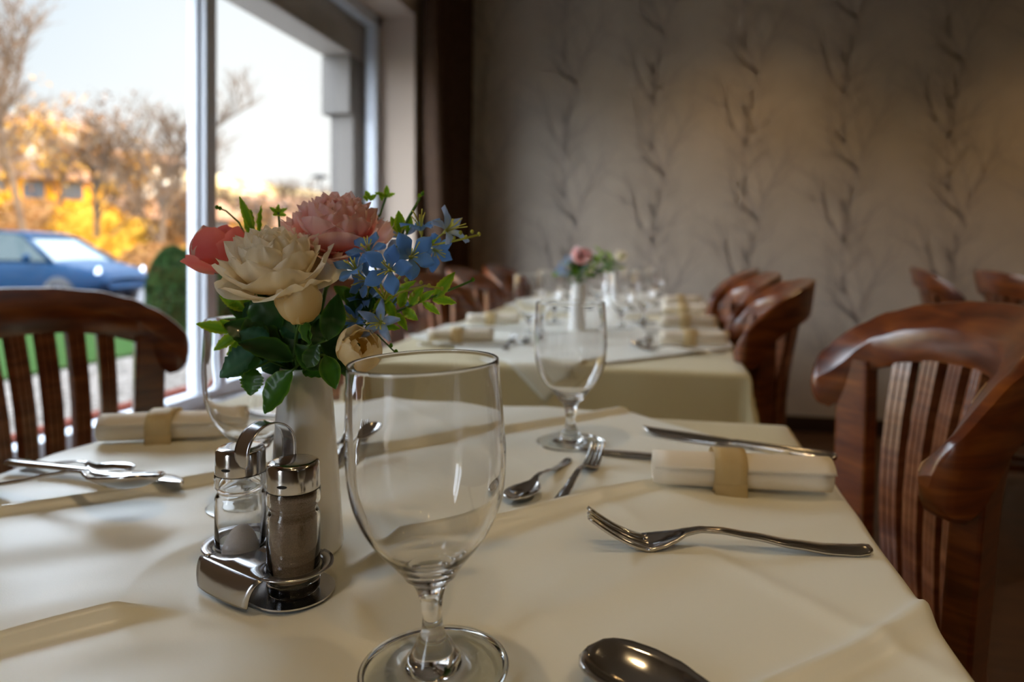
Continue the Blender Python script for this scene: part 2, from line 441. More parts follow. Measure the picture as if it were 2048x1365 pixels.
def crease_h(x, y, cx, cy, side, seed, amp=1.0):
    """height of ironed-in fold ridges and soft waves, x,y in world"""
    u = ((x-cx)+(y-cy))/math.sqrt(2); v = ((y-cy)-(x-cx))/math.sqrt(2)
    wob = .010*smooth_noise(x*7, y*7, seed)+.004*smooth_noise(x*19, y*19, seed+3)
    h = 0
    h += .0045*ridge(v+wob+.004, .0045)
    h += .0022*(math.sin(v*62+1.6*math.sin(u*5+seed)+seed)*.5+.5)*(.5+.5*math.sin(u*4.3-v*3+seed*2))
    h += .0060*ridge(v+wob, .0085)*(.75+.35*math.sin(u*9+seed))
    h += .0022*ridge(v+wob*1.5+.035, .03)
    h += .0040*ridge(v-side*.25+wob+.004, .0045)
    h += .0045*ridge(v-side*.25+wob, .008)*(.8+.3*math.sin(u*7+seed))
    h += .0060*ridge(v+side*.25-wob, .007)
    h += .0016*ridge(v+side*.125+wob*2.4, .014)*(.5+.5*math.sin(u*5+1))
    h += .0030*ridge(u+wob*.7, .0075)
    h += .0012*ridge(u-side*.25-wob, .009)+.0012*ridge(u+side*.25+wob, .009)
    h += .0012*(1+smooth_noise(x*16+3, y*13, seed+1))+.0009*(1+smooth_noise(x*34, y*40, seed))
    return h*amp*1.25
def overlay_cloth(rect, c, side, label, seed=1, N=190, amp=1.0, items=()):
    cx, cy = c; pts = []
    for i in range(N+1):
        row = []
        for j in range(N+1):
            a = (i/N-.5)*side; b = (j/N-.5)*side
            x = cx+(a-b)/math.sqrt(2); y = cy+(a+b)/math.sqrt(2)
            h = crease_h(x, y, cx, cy, side, seed, amp)
            for (ix, iy, ir) in items:
                d = math.hypot(x-ix, y-iy)
                if d < ir*1.6: h *= min(1, max(0, (d-ir*.9)/(ir*.7)))
            p = fold(x, y, ZT+h, rect, .010, .10)
            row.append(p)
        pts.append(row)
    o = MB().grid(pts).build('table_overlay', M['overlay'], sol=.0007)
    tag(o, label, 'tablecloth'); return o
make_table(T1, 'nearest dining table, under the cream tablecloth with the large goblet')
make_table(T2, 'second dining table, behind the nearest one, under a cream tablecloth')
make_table(T3, 'dining table farthest back, next to the wallpapered wall')
base_cloth(T1, 'cream tablecloth on the nearest table, showing at its far right corner')
base_cloth(T2, 'cream tablecloth draped over the second table with its front drop in shade')
base_cloth(T3, 'cream tablecloth draped over the farthest table')
VASE = Vector((-.2615, .4525, 0))
flat = [(VASE.x, VASE.y, .035), (-.262, .403, .055), (-.118, .333, .05)]
overlay_cloth(T1, (-.23, .42), .98, 'ivory creased overlay cloth laid diagonally on the nearest table', 1, 300, 1.0, flat)
overlay_cloth(T2, (-.235, 1.80), .80, 'white creased overlay cloth laid diagonally on the second table', 2, 90, .6)
overlay_cloth(T3, (-.235, 2.86), .80, 'white creased overlay cloth laid diagonally on the farthest table', 3, 90, .6)
ZS = .7505     # where things stand

# ------------------------------------------------------------------ chairs
root_rings = {}
def make_chair():
    """front faces +Y"""
    root = empty('dining_chair', (0, 0, 0))
    W, BOW = .245, .155
    def crest_xy(s):
        x = W*(math.sin(s*1.25)/math.sin(1.25)); y = -.16-BOW*(1-abs(s)**2.1)
        return x, y
    ztop = [(0, .908), (.25, .905), (.5, .895), (.68, .878), (.82, .853), (.92, .825), (.97, .805), (.99, .788), (1.0, .770)]
    zbot = [(0, .826), (.3, .822), (.5, .812), (.66, .797), (.76, .782), (.80, .764), (.85, .740), (.91, .726), (.96, .730), (.99, .742), (1.0, .758)]
    S = [i/44*2-1 for i in range(45)]
    for k in range(1, 6): S += [1-.0085*k, -1+.0085*k]
    S = sorted(set(S)); rings = []
    for s in S:
        a = abs(s); x, y = crest_xy(s)
        x2, y2 = crest_xy(min(1, s+.02)); x1, y1 = crest_xy(max(-1, s-.02))
        t = Vector((x2-x1, y2-y1)).normalized(); nrm = Vector((t.y, -t.x))   # outward (away from sitter) 
        if nrm.y > 0 and a < .5: nrm = -nrm
        if a >= .5 and nrm.x*s < 0: nrm = -nrm
        zt, zb = interp(ztop, a), interp(zbot, a)
        th = .022*math.sqrt(1-.86*max(0, (a-.94)/.06)**2); hh = (zt-zb)/2; zc = (zt+zb)/2
        lean = .020
        k_ = th/.022; dz = zt-zb; ring = []
        for u, v in ((-.014, .0), (-.016, .10), (-.016, .52), (-.0135, .585), (.004, .80), (.019, .985), (.024, 1.0), (.030, .985), (.031, .93), (.026, .5), (.020, .06), (.014, .0), (0, -.01)):
            ring.append((x+nrm.x*u*k_, y+nrm.y*u*k_, zb+dz*v))
        rings.append(ring)
    root_rings.update(zip(S, rings))
    mb = MB().grid(rings, cv=True)
    n = 13; L = len(mb.v)
    mb.f.append(tuple(range(n))); mb.m.append(0); mb.f.append(tuple(range(L-n, L))[::-1]); mb.m.append(0)
    mb.build('crest_rail', M['wood'], root, sharp=28)
    # slats between seat and crest
    def slat(s, wd, name, th=.016, top_ex=.0, mt=None):
        x, y = crest_xy(s); zb = interp(zbot, abs(s))+.03
        bx, by = x*.80, -.19-BOW*.55*(1-abs(s)**2.1)
        x2, y2 = crest_xy(min(1, s+.03)); x1, y1 = crest_xy(max(-1, s-.03))
        t = Vector((x2-x1, y2-y1, 0)).normalized(); nn = Vector((-t.y, t.x, 0))
        if nn.y < 0: nn = -nn
        rs = []
        for k in range(9):
            f = k/8; z = lerp(.43, zb, f)
            px = lerp(bx, x, f); py = lerp(by, y, f)+.018*math.sin(f*PI)
            c = Vector((px, py, z)); w2 = wd*lerp(.42, .5, f)
            prof = [(-w2, 0), (-w2, th/2), (-w2*.45, th/2), (-w2*.35, th/2-.003), (-w2*.25, th/2), (w2*.25, th/2), (w2*.35, th/2-.003), (w2*.45, th/2), (w2, th/2), (w2, 0), (w2, -th/2), (-w2, -th/2)]
            rs.append([c+t*a+nn*b for a, b in prof])
        MB().grid(rs, cv=True).build(name, mt or M['slatwood'], root, smooth=False)
    for k in range(7): slat((k-3)*.172, .030, 'slat')
    for s in (-1, 1):
        x, y = crest_xy(s*.79)
        rs = []
        for k in range(9):
            f = k/8; z = lerp(.0, .805, f)
            g = max(0, (z-.43)/.375); h = 1-min(1, z/.43)
            px = lerp(x*.86, x*.99, g)-s*.0; py = lerp(-.205, y, g)-.05*h
            wx = lerp(.040, .054, min(1, z/.6))/2
            tx, ty = (math.cos(rad(38)), math.sin(rad(38))*s)
            t = Vector((tx, ty, 0)); nn = Vector((-ty, tx, 0)); c = Vector((px, py, z))
            rs.append([c+t*a+nn*b for a, b in ((-wx, -.014), (wx, -.014), (wx, .014), (-wx, .014))])
        m2 = MB().grid(rs, cv=True); m2.f.append((3, 2, 1, 0)); m2.m.append(0)
        m2.build('back_post', M['wood'], root, smooth=False, bev=.004)
    # seat
    MB().box((-.215, -.23, .40), (.215, .20, .435)).build('seat_frame', M['wood'], root, smooth=False, bev=.008)
    pts = []
    for i in range(13):
        row = []
        for j in range(13):
            a, b = i/6-1, j/6-1
            e = max(abs(a), abs(b))
            row.append((a*.20*(1-.04*abs(b)), b*.19-.01, .436+.035*(1-e**5)))
        pts.append(row)
    MB().grid(pts, flip=True).build('seat', M['seat'], root)
    for s in (-1, 1):
        MB().tube([(s*.19, .175, 0), (s*.19, .172, .2), (s*.188, .17, .41)], [.017, .021, .024], 8).build('leg', M['wood'], root)
        MB().box((s*.18-.011, -.2, .17), (s*.18+.011, .17, .2)).build('stretcher', M['wood'], root, smooth=False)
    return root
ch0 = make_chair()
def place_chair(x, y, rz, label, group=None):
    global used
    o = ch0 if not used else copy_tree(ch0)
    used = True
    o.location = (x, y, 0); o.rotation_euler = (0, 0, rz); o['label'] = label; o['category'] = 'chair'
    if group: o['group'] = group
used = False
# a chair facing -X (right side of the tables) has rz = +90 deg, facing +X rz = -90 deg
GR = 'slat-backed chairs along the right side of the rear tables'
GL = 'slat-backed chairs along the left side of the rear tables'
place_chair(.065, .925, rad(90), 'large dark wooden slat-back chair at the right edge, worn curled rail end')
place_chair(-.785, .935, rad(-90), 'wooden slat-back chair on the left in front of the window, beside the nearest table')
for i, (y, t) in enumerate(((1.70, 'slat-back chair on the right of the second table, nearest of that row'), (2.17, 'middle chair of the row on the right of the rear tables'), (2.66, 'farthest chair of the row on the right of the rear tables'))):
    place_chair(-.015, y, rad(90+(-3, 2, -4)[i]), t, GR)
for i, (y, t) in enumerate(((1.62, 'slat-back chair seen behind the blue flowers, left of the second table'), (2.15, 'slat-back chair left of the rear tables, its slats showing beside the bouquet'), (2.70, 'dark chair rail left of the rear tables, pale gleam on its near end'), (3.25, 'farthest chair on the left of the rear tables, near the wall'))):
    place_chair(-.54, y, rad(-90+(2, -3, 2, -2)[i]), t, GL)
place_chair(1.34, 3.10, rad(-106), 'small chair far right by the wall, seen nearly edge-on')
place_chair(1.40, 2.62, rad(-92), 'chair far right by the wall, broad rail beside the edge-on one')

M['scuff'] = mat('bare_wood_scuff', (.62, .42, .22), .7)
def scuff(idx, s0, s1, r):
    pts_ = [Vector(root_rings[q][idx]) for q in sorted(root_rings) if s0 <= q <= s1]
    if len(pts_) > 1: MB().tube([p+Vector((0, .0004, .0003)) for p in pts_], r, 5).build('scuff_mark', M['scuff'], ch0)
scuff(3, -.995, -.90, .0006); scuff(4, -.85, -.80, .0005); scuff(3, -.80, -.68, .0004)
# ------------------------------------------------------------------ glassware
def make_goblet():
    o = empty('water_goblet')
    outer = [(.0005, .0004), (.020, .0006), (.036, .0003), (.0388, .0008), (.0392, .0016), (.037, .0022), (.028, .0030), (.019, .0040), (.0145, .0055), (.0122, .0085), (.0105, .0125), (.0078, .0170), (.0062, .0200), (.0054, .0245),
             (.0052, .0290), (.0056, .0330), (.0064, .0380), (.0080, .0430), (.0108, .0475), (.0136, .0497), (.0142, .0508), (.0165, .0540), (.0215, .0600), (.0268, .0660), (.0315, .0725), (.0352, .0795), (.0382, .0870), (.0401, .0945), (.0412, .1030), (.0417, .1110), (.0417, .1190), (.0413, .1290), (.0406, .1420), (.0400, .1540), (.0397, .1608), (.0394, .1618)]
    inner = [(.0390, .1620), (.0387, .1612), (.0390, .1540), (.0396, .1420), (.0403, .1290), (.0406, .1190), (.0405, .1110), (.0400, .1030), (.0388, .0945), (.0367, .0870), (.0336, .0795), (.0297, .0725), (.0247, .0660), (.0190, .0605), (.0130, .0568), (.0080, .0552), (.0004, .0546)]
    prof = outer+inner
    # resample smoothly
    pr = []
    for i in range(len(prof)-1):
        p0 = prof[max(i-1, 0)]; p1 = prof[i]; p2 = prof[i+1]; p3 = prof[min(i+2, len(prof)-1)]
        for k in range(3):
            t = k/3
            f = lambda a, b, c, d: .5*((2*b)+(-a+c)*t+(2*a-5*b+4*c-d)*t*t+(-a+3*b-3*c+d)*t**3)
            pr.append((max(.0003, f(p0[0], p1[0], p2[0], p3[0])), f(p0[1], p1[1], p2[1], p3[1])))
    pr.append(prof[-1])
    m = MB().lathe(pr, 96)
    n = 96; L = len(m.v)
    m.f.append(tuple(range(n))[::-1]); m.m.append(0); m.f.append(tuple(range(L-n, L))); m.m.append(0)
    for fi, f in enumerate(m.f):
        if len(f) == 4 and all(m.v[q][2] < .0036 and .016 < math.hypot(m.v[q][0], m.v[q][1]) < .0372 for q in f): m.m[fi] = 1
        if len(f) > 8 and m.v[f[0]][2] < .001: m.m[fi] = 1
    m.build('goblet_glass', [M['glass'], M['thin']], o)
    return o
g0 = make_goblet()
gl = G(868, 1341, ZS)
g0.location = (gl.x, gl.y, ZS+.0006); tag(g0, 'large clear water goblet in the foreground at the centre of the photo', 'glass')
# leans a little, as it stands on a wrinkle
lean_axis = Vector((-math.sin(YAW), math.cos(YAW), 0))
g0.rotation_mode = 'QUATERNION'
from mathutils import Quaternion
g0.rotation_quaternion = Quaternion(lean_axis, rad(-2.0))
def goblet(pos, label, group=None):
    g = copy_tree(g0); g.location = (pos[0], pos[1], ZS); g.rotation_quaternion = Quaternion((0, 0, 1), R.random()*6)
    g['label'] = label
    if group: g['group'] = group
p = P(1141, 890, .775); goblet(p, 'clear goblet standing right of centre on the far side of the nearest table')
p = P(508, 999, .588); goblet(p, 'clear goblet on the left behind the shakers and the bouquet leaves')
GG = 'goblets on the rear tables'
for (px, d, t) in ((1058, 1.74, 'goblet on the second table left of its flower vase'), (1100, 2.08, 'goblet behind the second table vase, left side'), (1243, 1.92, 'goblet just right of the second table vase'),
                 (1288, 2.10, 'goblet on the right half of the second table, outermost of the cluster'), (1262, 2.55, 'small goblet among the cluster right of the second vase'), (1312, 2.72, 'farthest goblet at the right of the cluster'), (1140, 2.55, 'goblet on the farthest table, left of the white flower'), (1195, 2.62, 'goblet on the farthest table, between the two vases')):
    q = P(px, 700, d); goblet(q, t, GG)

# ------------------------------------------------------------------ cutlery (handle end at the origin, pointing +X)
def blade_grid(st, nv=9):
    """st: (t, width, z, cup) stations"""
    rows = []
    n = 44; t0, t1 = st[0][0], st[-1][0]
    for i in range(n+1):
        t = lerp(t0, t1, i/n)
        wd = interp([(a[0], a[1]) for a in st], t); z = interp([(a[0], a[2]) for a in st], t); cup = interp([(a[0], a[3]) for a in st], t)
        rows.append([(t, wd/2*v, z+cup*v*v) for v in [k/(nv-1)*2-1 for k in range(nv)]])
    return rows
def fork_mesh(k=1.0, th=.0019):
    st = [(0, .006, .0042, 0), (.002, .0125, .0035, -.0006), (.012, .0155, .0028, -.001), (.03, .0145, .0032, -.001), (.055, .0115, .0062, -.0008), (.085, .0085, .0115, -.0006), (.108, .0068, .0148, -.0004), (.122, .0062, .0152, -.0003), (.132, .008, .0130, 0), (.141, .0150, .0085, .0008), (.150, .0215, .0045, .0022), (.158, .0238, .0025, .0026), (.163, .0240, .0020, .0024)]
    mb = MB().grid(blade_grid(st))
    for q in range(4):
        c0 = (-1+2*(q+.5)/4); rows = []
        for i in range(15):
            f = i/14; t = .156+.048*f
            z = .0020+.0004*f+.0225*f**1.7
            hw = lerp(.0027, .0013, f)*(1 if f < .93 else .7)
            cy = c0*lerp(.0120, .0108, f)
            rows.append([(t, cy+hw*v, z+.0024*(cy/.012)**2) for v in (-1, 0, 1)])
        mb.grid(rows)
    mb.v = [(a*k, b*k, c*k) for a, b, c in mb.v]
    return mb
def spoon_mesh(k=1.0):
    st = [(0, .006, .0042, 0), (.002, .0125, .0035, -.0006), (.012, .0155, .0028, -.001), (.03, .0135, .0032, -.001), (.055, .0095, .0062, -.0008), (.085, .0068, .0115, -.0006), (.108, .0056, .0145, -.0004), (.122, .0062, .0140, 0), (.130, .0120, .0100, .0008), (.140, .026, .0055, .0045), (.155, .038, .0022, .0085), (.170, .042, .0014, .0100), (.183, .0395, .0030, .0090), (.192, .032, .0060, .0062), (.1975, .021, .0090, .003), (.200, .007, .0108, .0003)]
    mb = MB().grid(blade_grid(st, 13))
    mb.v = [(a*k, b*k, c*k) for a, b, c in mb.v]
    return mb
def knife_mesh(k=1.0):
    rows = []
    for i in range(45):
        t = .215*i/44
        if t < .105:
            wd = interp([(0, .008), (.004, .016), (.02, .0165), (.06, .012), (.105, .009)], t); y0, y1 = -wd/2, wd/2; hz = .0026
        else:
            y0 = interp([(.105, -.0045), (.118, -.006), (.16, -.0065), (.20, -.0062), (.215, -.0058)], t)
            y1 = interp([(.105, .0045), (.12, .0105), (.16, .013), (.19, .0115), (.205, .006), (.215, -.0045)], t); hz = .0010
        zc = .0034
        ring = []
        for q in range(10):
            a = 2*PI*q/10
            ring.append((t, (y0+y1)/2+(y1-y0)/2*math.cos(a), zc+hz*math.sin(a)*(1 if abs(math.cos(a)) < .9 else .6)))
        rows.append(ring)
    mb = MB().grid(rows, cv=True)
    L = len(mb.v); mb.f.append(tuple(range(10))[::-1]); mb.m.append(0); mb.f.append(tuple(range(L-10, L))); mb.m.append(0)
    mb.v = [(a*k, b*k, c*k) for a, b, c in mb.v]
    return mb
MESH = {}
def cutlery(kind, k, a, b, label, group=None, roll=0, dz=0, pitch=0, tip=False):
    """a: handle end, b: tip (world points)"""
    key = (kind, k)
    a = Vector(a); b = Vector(b)
    if tip: a = b-(b-a).normalized()*(.215 if kind == 'knife' else .2)*k
    if key not in MESH:
        mb = {'fork': fork_mesh, 'spoon': spoon_mesh, 'knife': knife_mesh}[kind](k)
        if kind == 'knife': o = mb.build('dinner_knife', M['steel'])
        else: o = mb.build('fork' if kind == 'fork' else 'spoon', M['steel'], sol=.0024*max(k, .7), sub=0)
        MESH[key] = o
    else:
        o = MESH[key].copy(); COL.objects.link(o)
    o.location = (a.x, a.y, ZS+dz+.0009)
    o.rotation_euler = (roll, pitch, math.atan2(b.y-a.y, b.x-a.x))
    for kk in ('group',):
        if kk in o.keys(): del o[kk]
    return tag(o, label, kind, group)
# nearest table, right place
cutlery('fork', 1.0, G(1742, 1106), G(1190, 1092), 'steel dinner fork lying in front of the right napkin, tines pointing left', roll=rad(-4))
cutlery('spoon', 1.0, G(1560, 1500), G(1168, 1345), 'large steel spoon cut off by the bottom edge of the photo, golden reflections', dz=.001, tip=True)
cutlery('fork', .74, G(1104, 1020), G(1194, 922), 'small dessert fork right of centre, tines pointing away near the rear goblet')
cutlery('spoon', .70, G(1138, 922), G(1050, 993), 'small teaspoon beside the dessert fork, bowl toward the viewer', roll=rad(4))
cutlery('knife', 1.0, G(1650, 920), G(1283, 864), 'knife behind the right napkin roll, blade tip to the left', roll=rad(-14), dz=.002, tip=True)
cutlery('knife', .95, G(1545, 935), G(1203, 906), 'knife lying half under the right napkin roll by the goblet foot')
# nearest table, left place
cutlery('knife', 1.0, G(15, 943), G(417, 990), 'knife on the left, its bright blade end pointing to the shakers', dz=.007)
cutlery('spoon', .70, G(42, 934), G(300, 966), 'teaspoon on the left with its handle behind the knife handle', dz=.003)
sp_l = cutlery('spoon', 1.0, G(-90, 985), G(316, 1034), 'spoon lying across the knife on the left, dark bowl tilted up', dz=.007, roll=rad(-12), pitch=rad(-4.5), tip=True)
cutlery('spoon', .70, G(640, 950), G(748, 905), 'teaspoon behind the vase, bowl showing between vase and goblet', dz=.002, pitch=rad(-9), tip=True)
cutlery('fork', .74, G(655, 962), G(705, 880), 'dessert fork half hidden behind the white vase')
cutlery('knife', .95, G(590, 848), G(345, 829), 'knife tip showing beyond the left napkin roll', tip=True)

# ------------------------------------------------------------------ napkin rolls
def make_napkin():
    o = empty('napkin_roll')
    pts = []; turns = 3.1; n = 110
    prof = []
    for i in range(n+1):
        f = i/n; a = 2*PI*turns*f+2.2; r = lerp(.0035, .0175, f**.85)
        y = r*math.cos(a)*1.08; z = r*math.sin(a)*.96
        if z < -.0148: z = -.0148+(z+.0148)*.3
        prof.append((y, z+.0168))
    rows = []
    for k in range(12):
        x = -.078+.156*k/11
        rows.append([(x+.0012*math.sin(i*.06), y*(1+.012*math.sin(k*1.7)), z) for i, (y, z) in enumerate(prof)])
    MB().grid(rows).build('napkin', M['napkin'], o, sol=.0011)
    ring = []
    m = 48
    for k in range(5):
        x = -.014+.028*k/4
        row = []
        for i in range(m+1):
            a = -2.0+2*PI*i/m
            ca, sa = math.cos(a), math.sin(a)
            y = .0208*math.copysign(abs(ca)**.85, ca); z = .0188*math.copysign(abs(sa)**.85, sa)+.0185
            row.append((x-.012+.0015*math.sin(a), y, max(z, .0008)))
        ring.append(row)
    mb = MB().grid(ring)
    tail = [[(x_-.012, -.0195-.0015*t, .014-.0135*t) for t in (0, .5, 1)] for x_ in (-.0135, 0, .0145)]
    mb.grid(tail)
    rg = mb.build('napkin_ring', M['ring'], o, sol=.0005)
    rg['label'] = 'translucent gold paper band'
    return o
n0 = make_napkin()
def napkin(a, b, label, group=None, first=False):
    o = n0 if first else copy_tree(n0)
    c = (a+b)/2
    o.location = (c.x, c.y, ZS+.0012); o.rotation_euler = (0, 0, math.atan2(b.y-a.y, b.x-a.x))
    tag(o, label, 'napkin', group)
    if first is False and group is None and 'group' in o.keys(): del o['group']
napkin(G(1312, 972), G(1655, 988), 'rolled cream napkin with gold paper band on the right of the nearest table', first=True)
napkin(G(212, 886), G(484, 876), 'rolled napkin with gold band on the left of the nearest table')
GN = 'rolled napkins on the rear tables'
for (x0, y0, x1, y1, t) in ((868, 686, 975, 684, 'napkin roll on the left edge of the second table, nearer one'), (948, 650, 1026, 649, 'napkin roll on the left of the second table, behind the nearer one'),
                        (1325, 690, 1450, 691, 'napkin roll at the right of the second table, nearest of four'), (1325, 654, 1428, 655, 'napkin roll second in the row on the right'), (1330, 626, 1412, 627, 'napkin roll third in the row on the right'), (1332, 607, 1398, 607, 'small farthest napkin roll in the row on the right')):
    napkin(G(x0, y0), G(x1, y1), t, GN)
# cutlery of the rear tables
GC = 'cutlery on the rear tables'
for (k, s, a, b, t) in (('fork', .74, (1008, 700), (1036, 676), 'small fork on the second table, left of the goblet bowl'), ('spoon', .70, (1056, 676), (1042, 700), 'small spoon beside the fork on the second table'),
                      ('spoon', .70, (1290, 680), (1262, 700), 'small spoon right of the second table vase'), ('fork', .74, (1296, 700), (1300, 678), 'small fork next to the spoon right of the second vase'),
                      ('fork', 1.0, (1452, 708), (1330, 704), 'dinner fork at the near right edge of the second table'), ('knife', 1.0, (1448, 666), (1300, 664), 'knife between the napkins on the right of the second table'),
                      ('knife', 1.0, (836, 692), (950, 694), 'knife in front of the left napkin on the second table'), ('fork', .74, (1288, 658), (1284, 644), 'dessert fork farther back on the second table'),
                      ('spoon', .70, (1306, 646), (1278, 656), 'teaspoon farther back on the second table'), ('knife', 1.0, (918, 658), (1000, 660), 'knife in front of the second left napkin')):
    cutlery(k, s, G(*a), G(*b), t, GC)

# ------------------------------------------------------------------ vase
def make_vase():
    o = empty('flower_vase')
    prof = [(.0005, .0003), (.024, .0003), (.0268, .0012), (.0275, .004), (.0270, .012), (.0253, .04), (.0232, .07), (.0208, .1), (.0188, .125), (.0182, .1335), (.0175, .135), (.0167, .1335), (.0172, .12), (.019, .1), (.022, .06), (.024, .02), (.0005, .008)]
    MB().lathe(prof, 64).build('vase_body', M['ceramic'], o)
    return o
v0 = make_vase(); v0.location = (VASE.x, VASE.y, ZS); tag(v0, 'slender white ceramic vase on the nearest table holding the large bouquet', 'vase')

# ------------------------------------------------------------------ salt and pepper set
pl_, pr_ = Vector((-.2885, .4135, 0)), Vector((-.2355, .393, 0))
cc = (pl_+pr_)/2; cang = math.atan2(pr_.y-pl_.y, pr_.x-pl_.x); HS = (pr_-pl_).length/2
caddy = empty('condiment_holder', (cc.x, cc.y, ZS+.0005), cang, 'polished steel holder with a hooped handle for the two shakers', 'condiment holder')
def disc(mb, cx, z, r, n=40):
    return [(cx+r*math.cos(2*PI*i/n), r*math.sin(2*PI*i/n), z) for i in range(n)]
def stadium(hs, r, z, n=24):
    pts = [(hs+r*math.cos(-PI/2+PI*i/n), r*math.sin(-PI/2+PI*i/n), z) for i in range(n+1)]
    pts += [(-hs+r*math.cos(PI/2+PI*i/n), r*math.sin(PI/2+PI*i/n), z) for i in range(n+1)]
    return pts
sp_ = stadium(HS, .0262, .0006); mb = MB().add(sp_, [tuple(range(len(sp_)))]); mb.build('bottom_plate', M['steelb'], caddy, sol=.0010, smooth=False)
top = MB(); ZP = .0165; RO, RI = .0252, .0180
for s in (-1, 1):
    ring = [[(s*HS+s*r*math.cos(a), r*math.sin(a), ZP+.0012*((r-RI)/(RO-RI))**2) for r in (RI, (RI+RO)/2, RO)] for a in [(-PI/2+PI*i/28) for i in range(29)]]
    top.grid(ring)
xs = [-HS+2*HS*i/40 for i in range(41)]
for s in (-1, 1):
    rows = []
    for x in xs:
        d = min(abs(x-HS), abs(x+HS)); yh = math.sqrt(max(0, RI*RI-d*d)) if d < RI else 0.0
        rows.append([(x, s*lerp(yh, RO, f), ZP) for f in (0, .5, 1)])
    top.grid(rows)
top.build('top_plate', M['steelb'], caddy, sol=.0010)
fr = []
for i in range(15):
    f = i/14; a = f*PI/2
    yy = -RO-.0085*math.sin(a); zz = .0006+(ZP-.0006)*math.cos(a)
    w_ = HS*(1.10-.22*f)
    fr.append([(lerp(-w_*1.1, w_, k/12), yy+.0022*abs(k/6-1)**3*f, zz) for k in range(13)])
MB().grid(fr).build('front_band', M['steelb'], caddy, sol=.0010)
hd = []
path = []
for i in range(33):
    a = rad(-28)+(PI+rad(28))*i/32     # front end a<0 ; y = -r cos
    path.append((-.0185*math.cos(a), .0865+.0185*math.sin(a)))
for z in (.07, .05, .03, .0006): path.append((.0185, z))
for i, (y, z) in enumerate(path):
    hw = .0072
    if i < 5: hw = .0072*math.sqrt(max(.05, 1-((5-i)/5.05)**2))
    hd.append([(lerp(-hw, hw, k/6), y, z) for k in range(7)])
MB().grid(hd).build('handle', M['steelb'], caddy, sol=.0010)
def make_shaker(fill):
    o = empty('salt_shaker' if fill == 'salt' else 'pepper_shaker')
    ou = [(.0003, .0), (.0145, .0), (.0162, .0012), (.0168, .004), (.0168, .0465), (.0166, .0495), (.0154, .0520), (.0149, .0535), (.0155, .0552), (.0169, .0572), (.0171, .0610), (.0169, .0655), (.0150, .0675), (.0142, .070)]
    inn = [(.0128, .070), (.0135, .0672), (.0150, .064), (.0150, .0585), (.0132, .0540), (.0150, .050), (.0152, .046), (.0152, .010), (.0135, .0075), (.0003, .0070)]
    m = MB().lathe(ou+inn, 56)
    m.build('glass_jar', M['glass'], o)
    lid = [(.0003, .0835), (.009, .0836), (.0140, .0832), (.0158, .0822), (.0164, .0805), (.0166, .067), (.0166, .0655), (.0158, .0655), (.0156, .08), (.0003, .0815)]
    l_ = MB().lathe(lid, 56).build('lid', M['steel'], o)
    hs_ = MB(); rows = []
    for i in range(5):
        r_ = i/4
        rows.append([(.0168*math.cos(-PI/2+r_*.20*math.cos(q*PI/8)), .0168*math.sin(-PI/2+r_*.20*math.cos(q*PI/8)), .0712+r_*.0010*math.sin(q*PI/8)) for q in range(16)])
    hs_.grid(rows, cv=True)
    hs_.build('pouring_slot', M['hole'], l_)
    if fill == 'salt':
        rows = []
        for i in range(15):
            r = .0147*i/14; rows.append([(r*math.cos(2*PI*k/40), r*math.sin(2*PI*k/40), .0078+.0205*(1-(i/14)**2.2)*(1+.0*k)+ .004*math.cos(2*PI*k/40)*(i/14)*(1-i/14)) for k in range(40)])
        rows.insert(0, [(.0001, 0, .0075)]*40)
        rows = rows[1:]
        base_ = [(.0147*math.cos(2*PI*k/40), .0147*math.sin(2*PI*k/40), .0076) for k in range(40)]
        mm = MB().grid(rows+[base_], cv=True); L = len(mm.v); mm.f.append(tuple(range(L-40, L))); mm.m.append(0)
        mm.build('salt', M['salt'], o)
    else:
        pf = [(.0003, .0076), (.0130, .0080), (.01475, .0108), (.01475, .0475), (.0128, .0540), (.0146, .0590), (.0146, .0630), (.0003, .0640)]
        MB().lathe(pf, 48).build('pepper', M['pepper'], o)
    return o
s_ = make_shaker('salt'); s_.location = (pl_.x, pl_.y, ZS+.0016); tag(s_, 'glass salt shaker with steel lid, low heap of white salt, left in the holder', 'shaker')
s_ = make_shaker('pepper'); s_.location = (pr_.x, pr_.y, ZS+.0016); s_.rotation_euler.z = .1; tag(s_, 'glass pepper shaker with steel lid, full of brown pepper, right in the holder', 'shaker')
# ------------------------------------------------------------------ flowers
CREAM = [(0, (.88, .62, .24)), (.25, (.95, .80, .50)), (.6, (.97, .90, .72)), (1, (.97, .93, .82))]
PINK = [(0, (.88, .14, .13)), (.35, (.93, .36, .35)), (.60, (.96, .62, .60)), (1, (.97, .80, .77))]
M['cream_petal'] = grad_mat('cream_petal', CREAM, .65, .42, 90, .18, bump=.25, stretch=(1, 1, .3))
M['pink_petal'] = grad_mat('pink_petal', PINK, .65, .42, 70, .35, bump=.25, stretch=(1, 1, .3))
M['coral_petal'] = grad_mat('coral_petal', [(0, (.95, .45, .36)), (.5, (.93, .22, .22)), (1, (.95, .38, .36))], .6, .4, 50, .3, bump=.15)
M['blush_petal'] = grad_mat('blush_petal', [(0, (.85, .5, .38)), (1, (.92, .68, .58))], .6, .25, 50, .3)
M['yellow_petal'] = grad_mat('butter_petal', [(0, (.88, .58, .12)), (.40, (.94, .76, .38)), (1, (.97, .90, .70))], .6, .42, 60, .2, bump=.15)
M['blue_petal'] = grad_mat('blue_petal', [(0, (.30, .45, .62)), (.3, (.12, .30, .72)), (.75, (.13, .33, .80)), (1, (.36, .58, .92))], .5, .4, 90, .25)
M['pale_blue_petal'] = grad_mat('pale_blue_petal', [(0, (.55, .65, .65)), (.4, (.28, .42, .72)), (1, (.42, .55, .82))], .5, .3, 90, .25)
M['stamen'] = mat('yellow_green_stamen', (.62, .62, .12), .5)
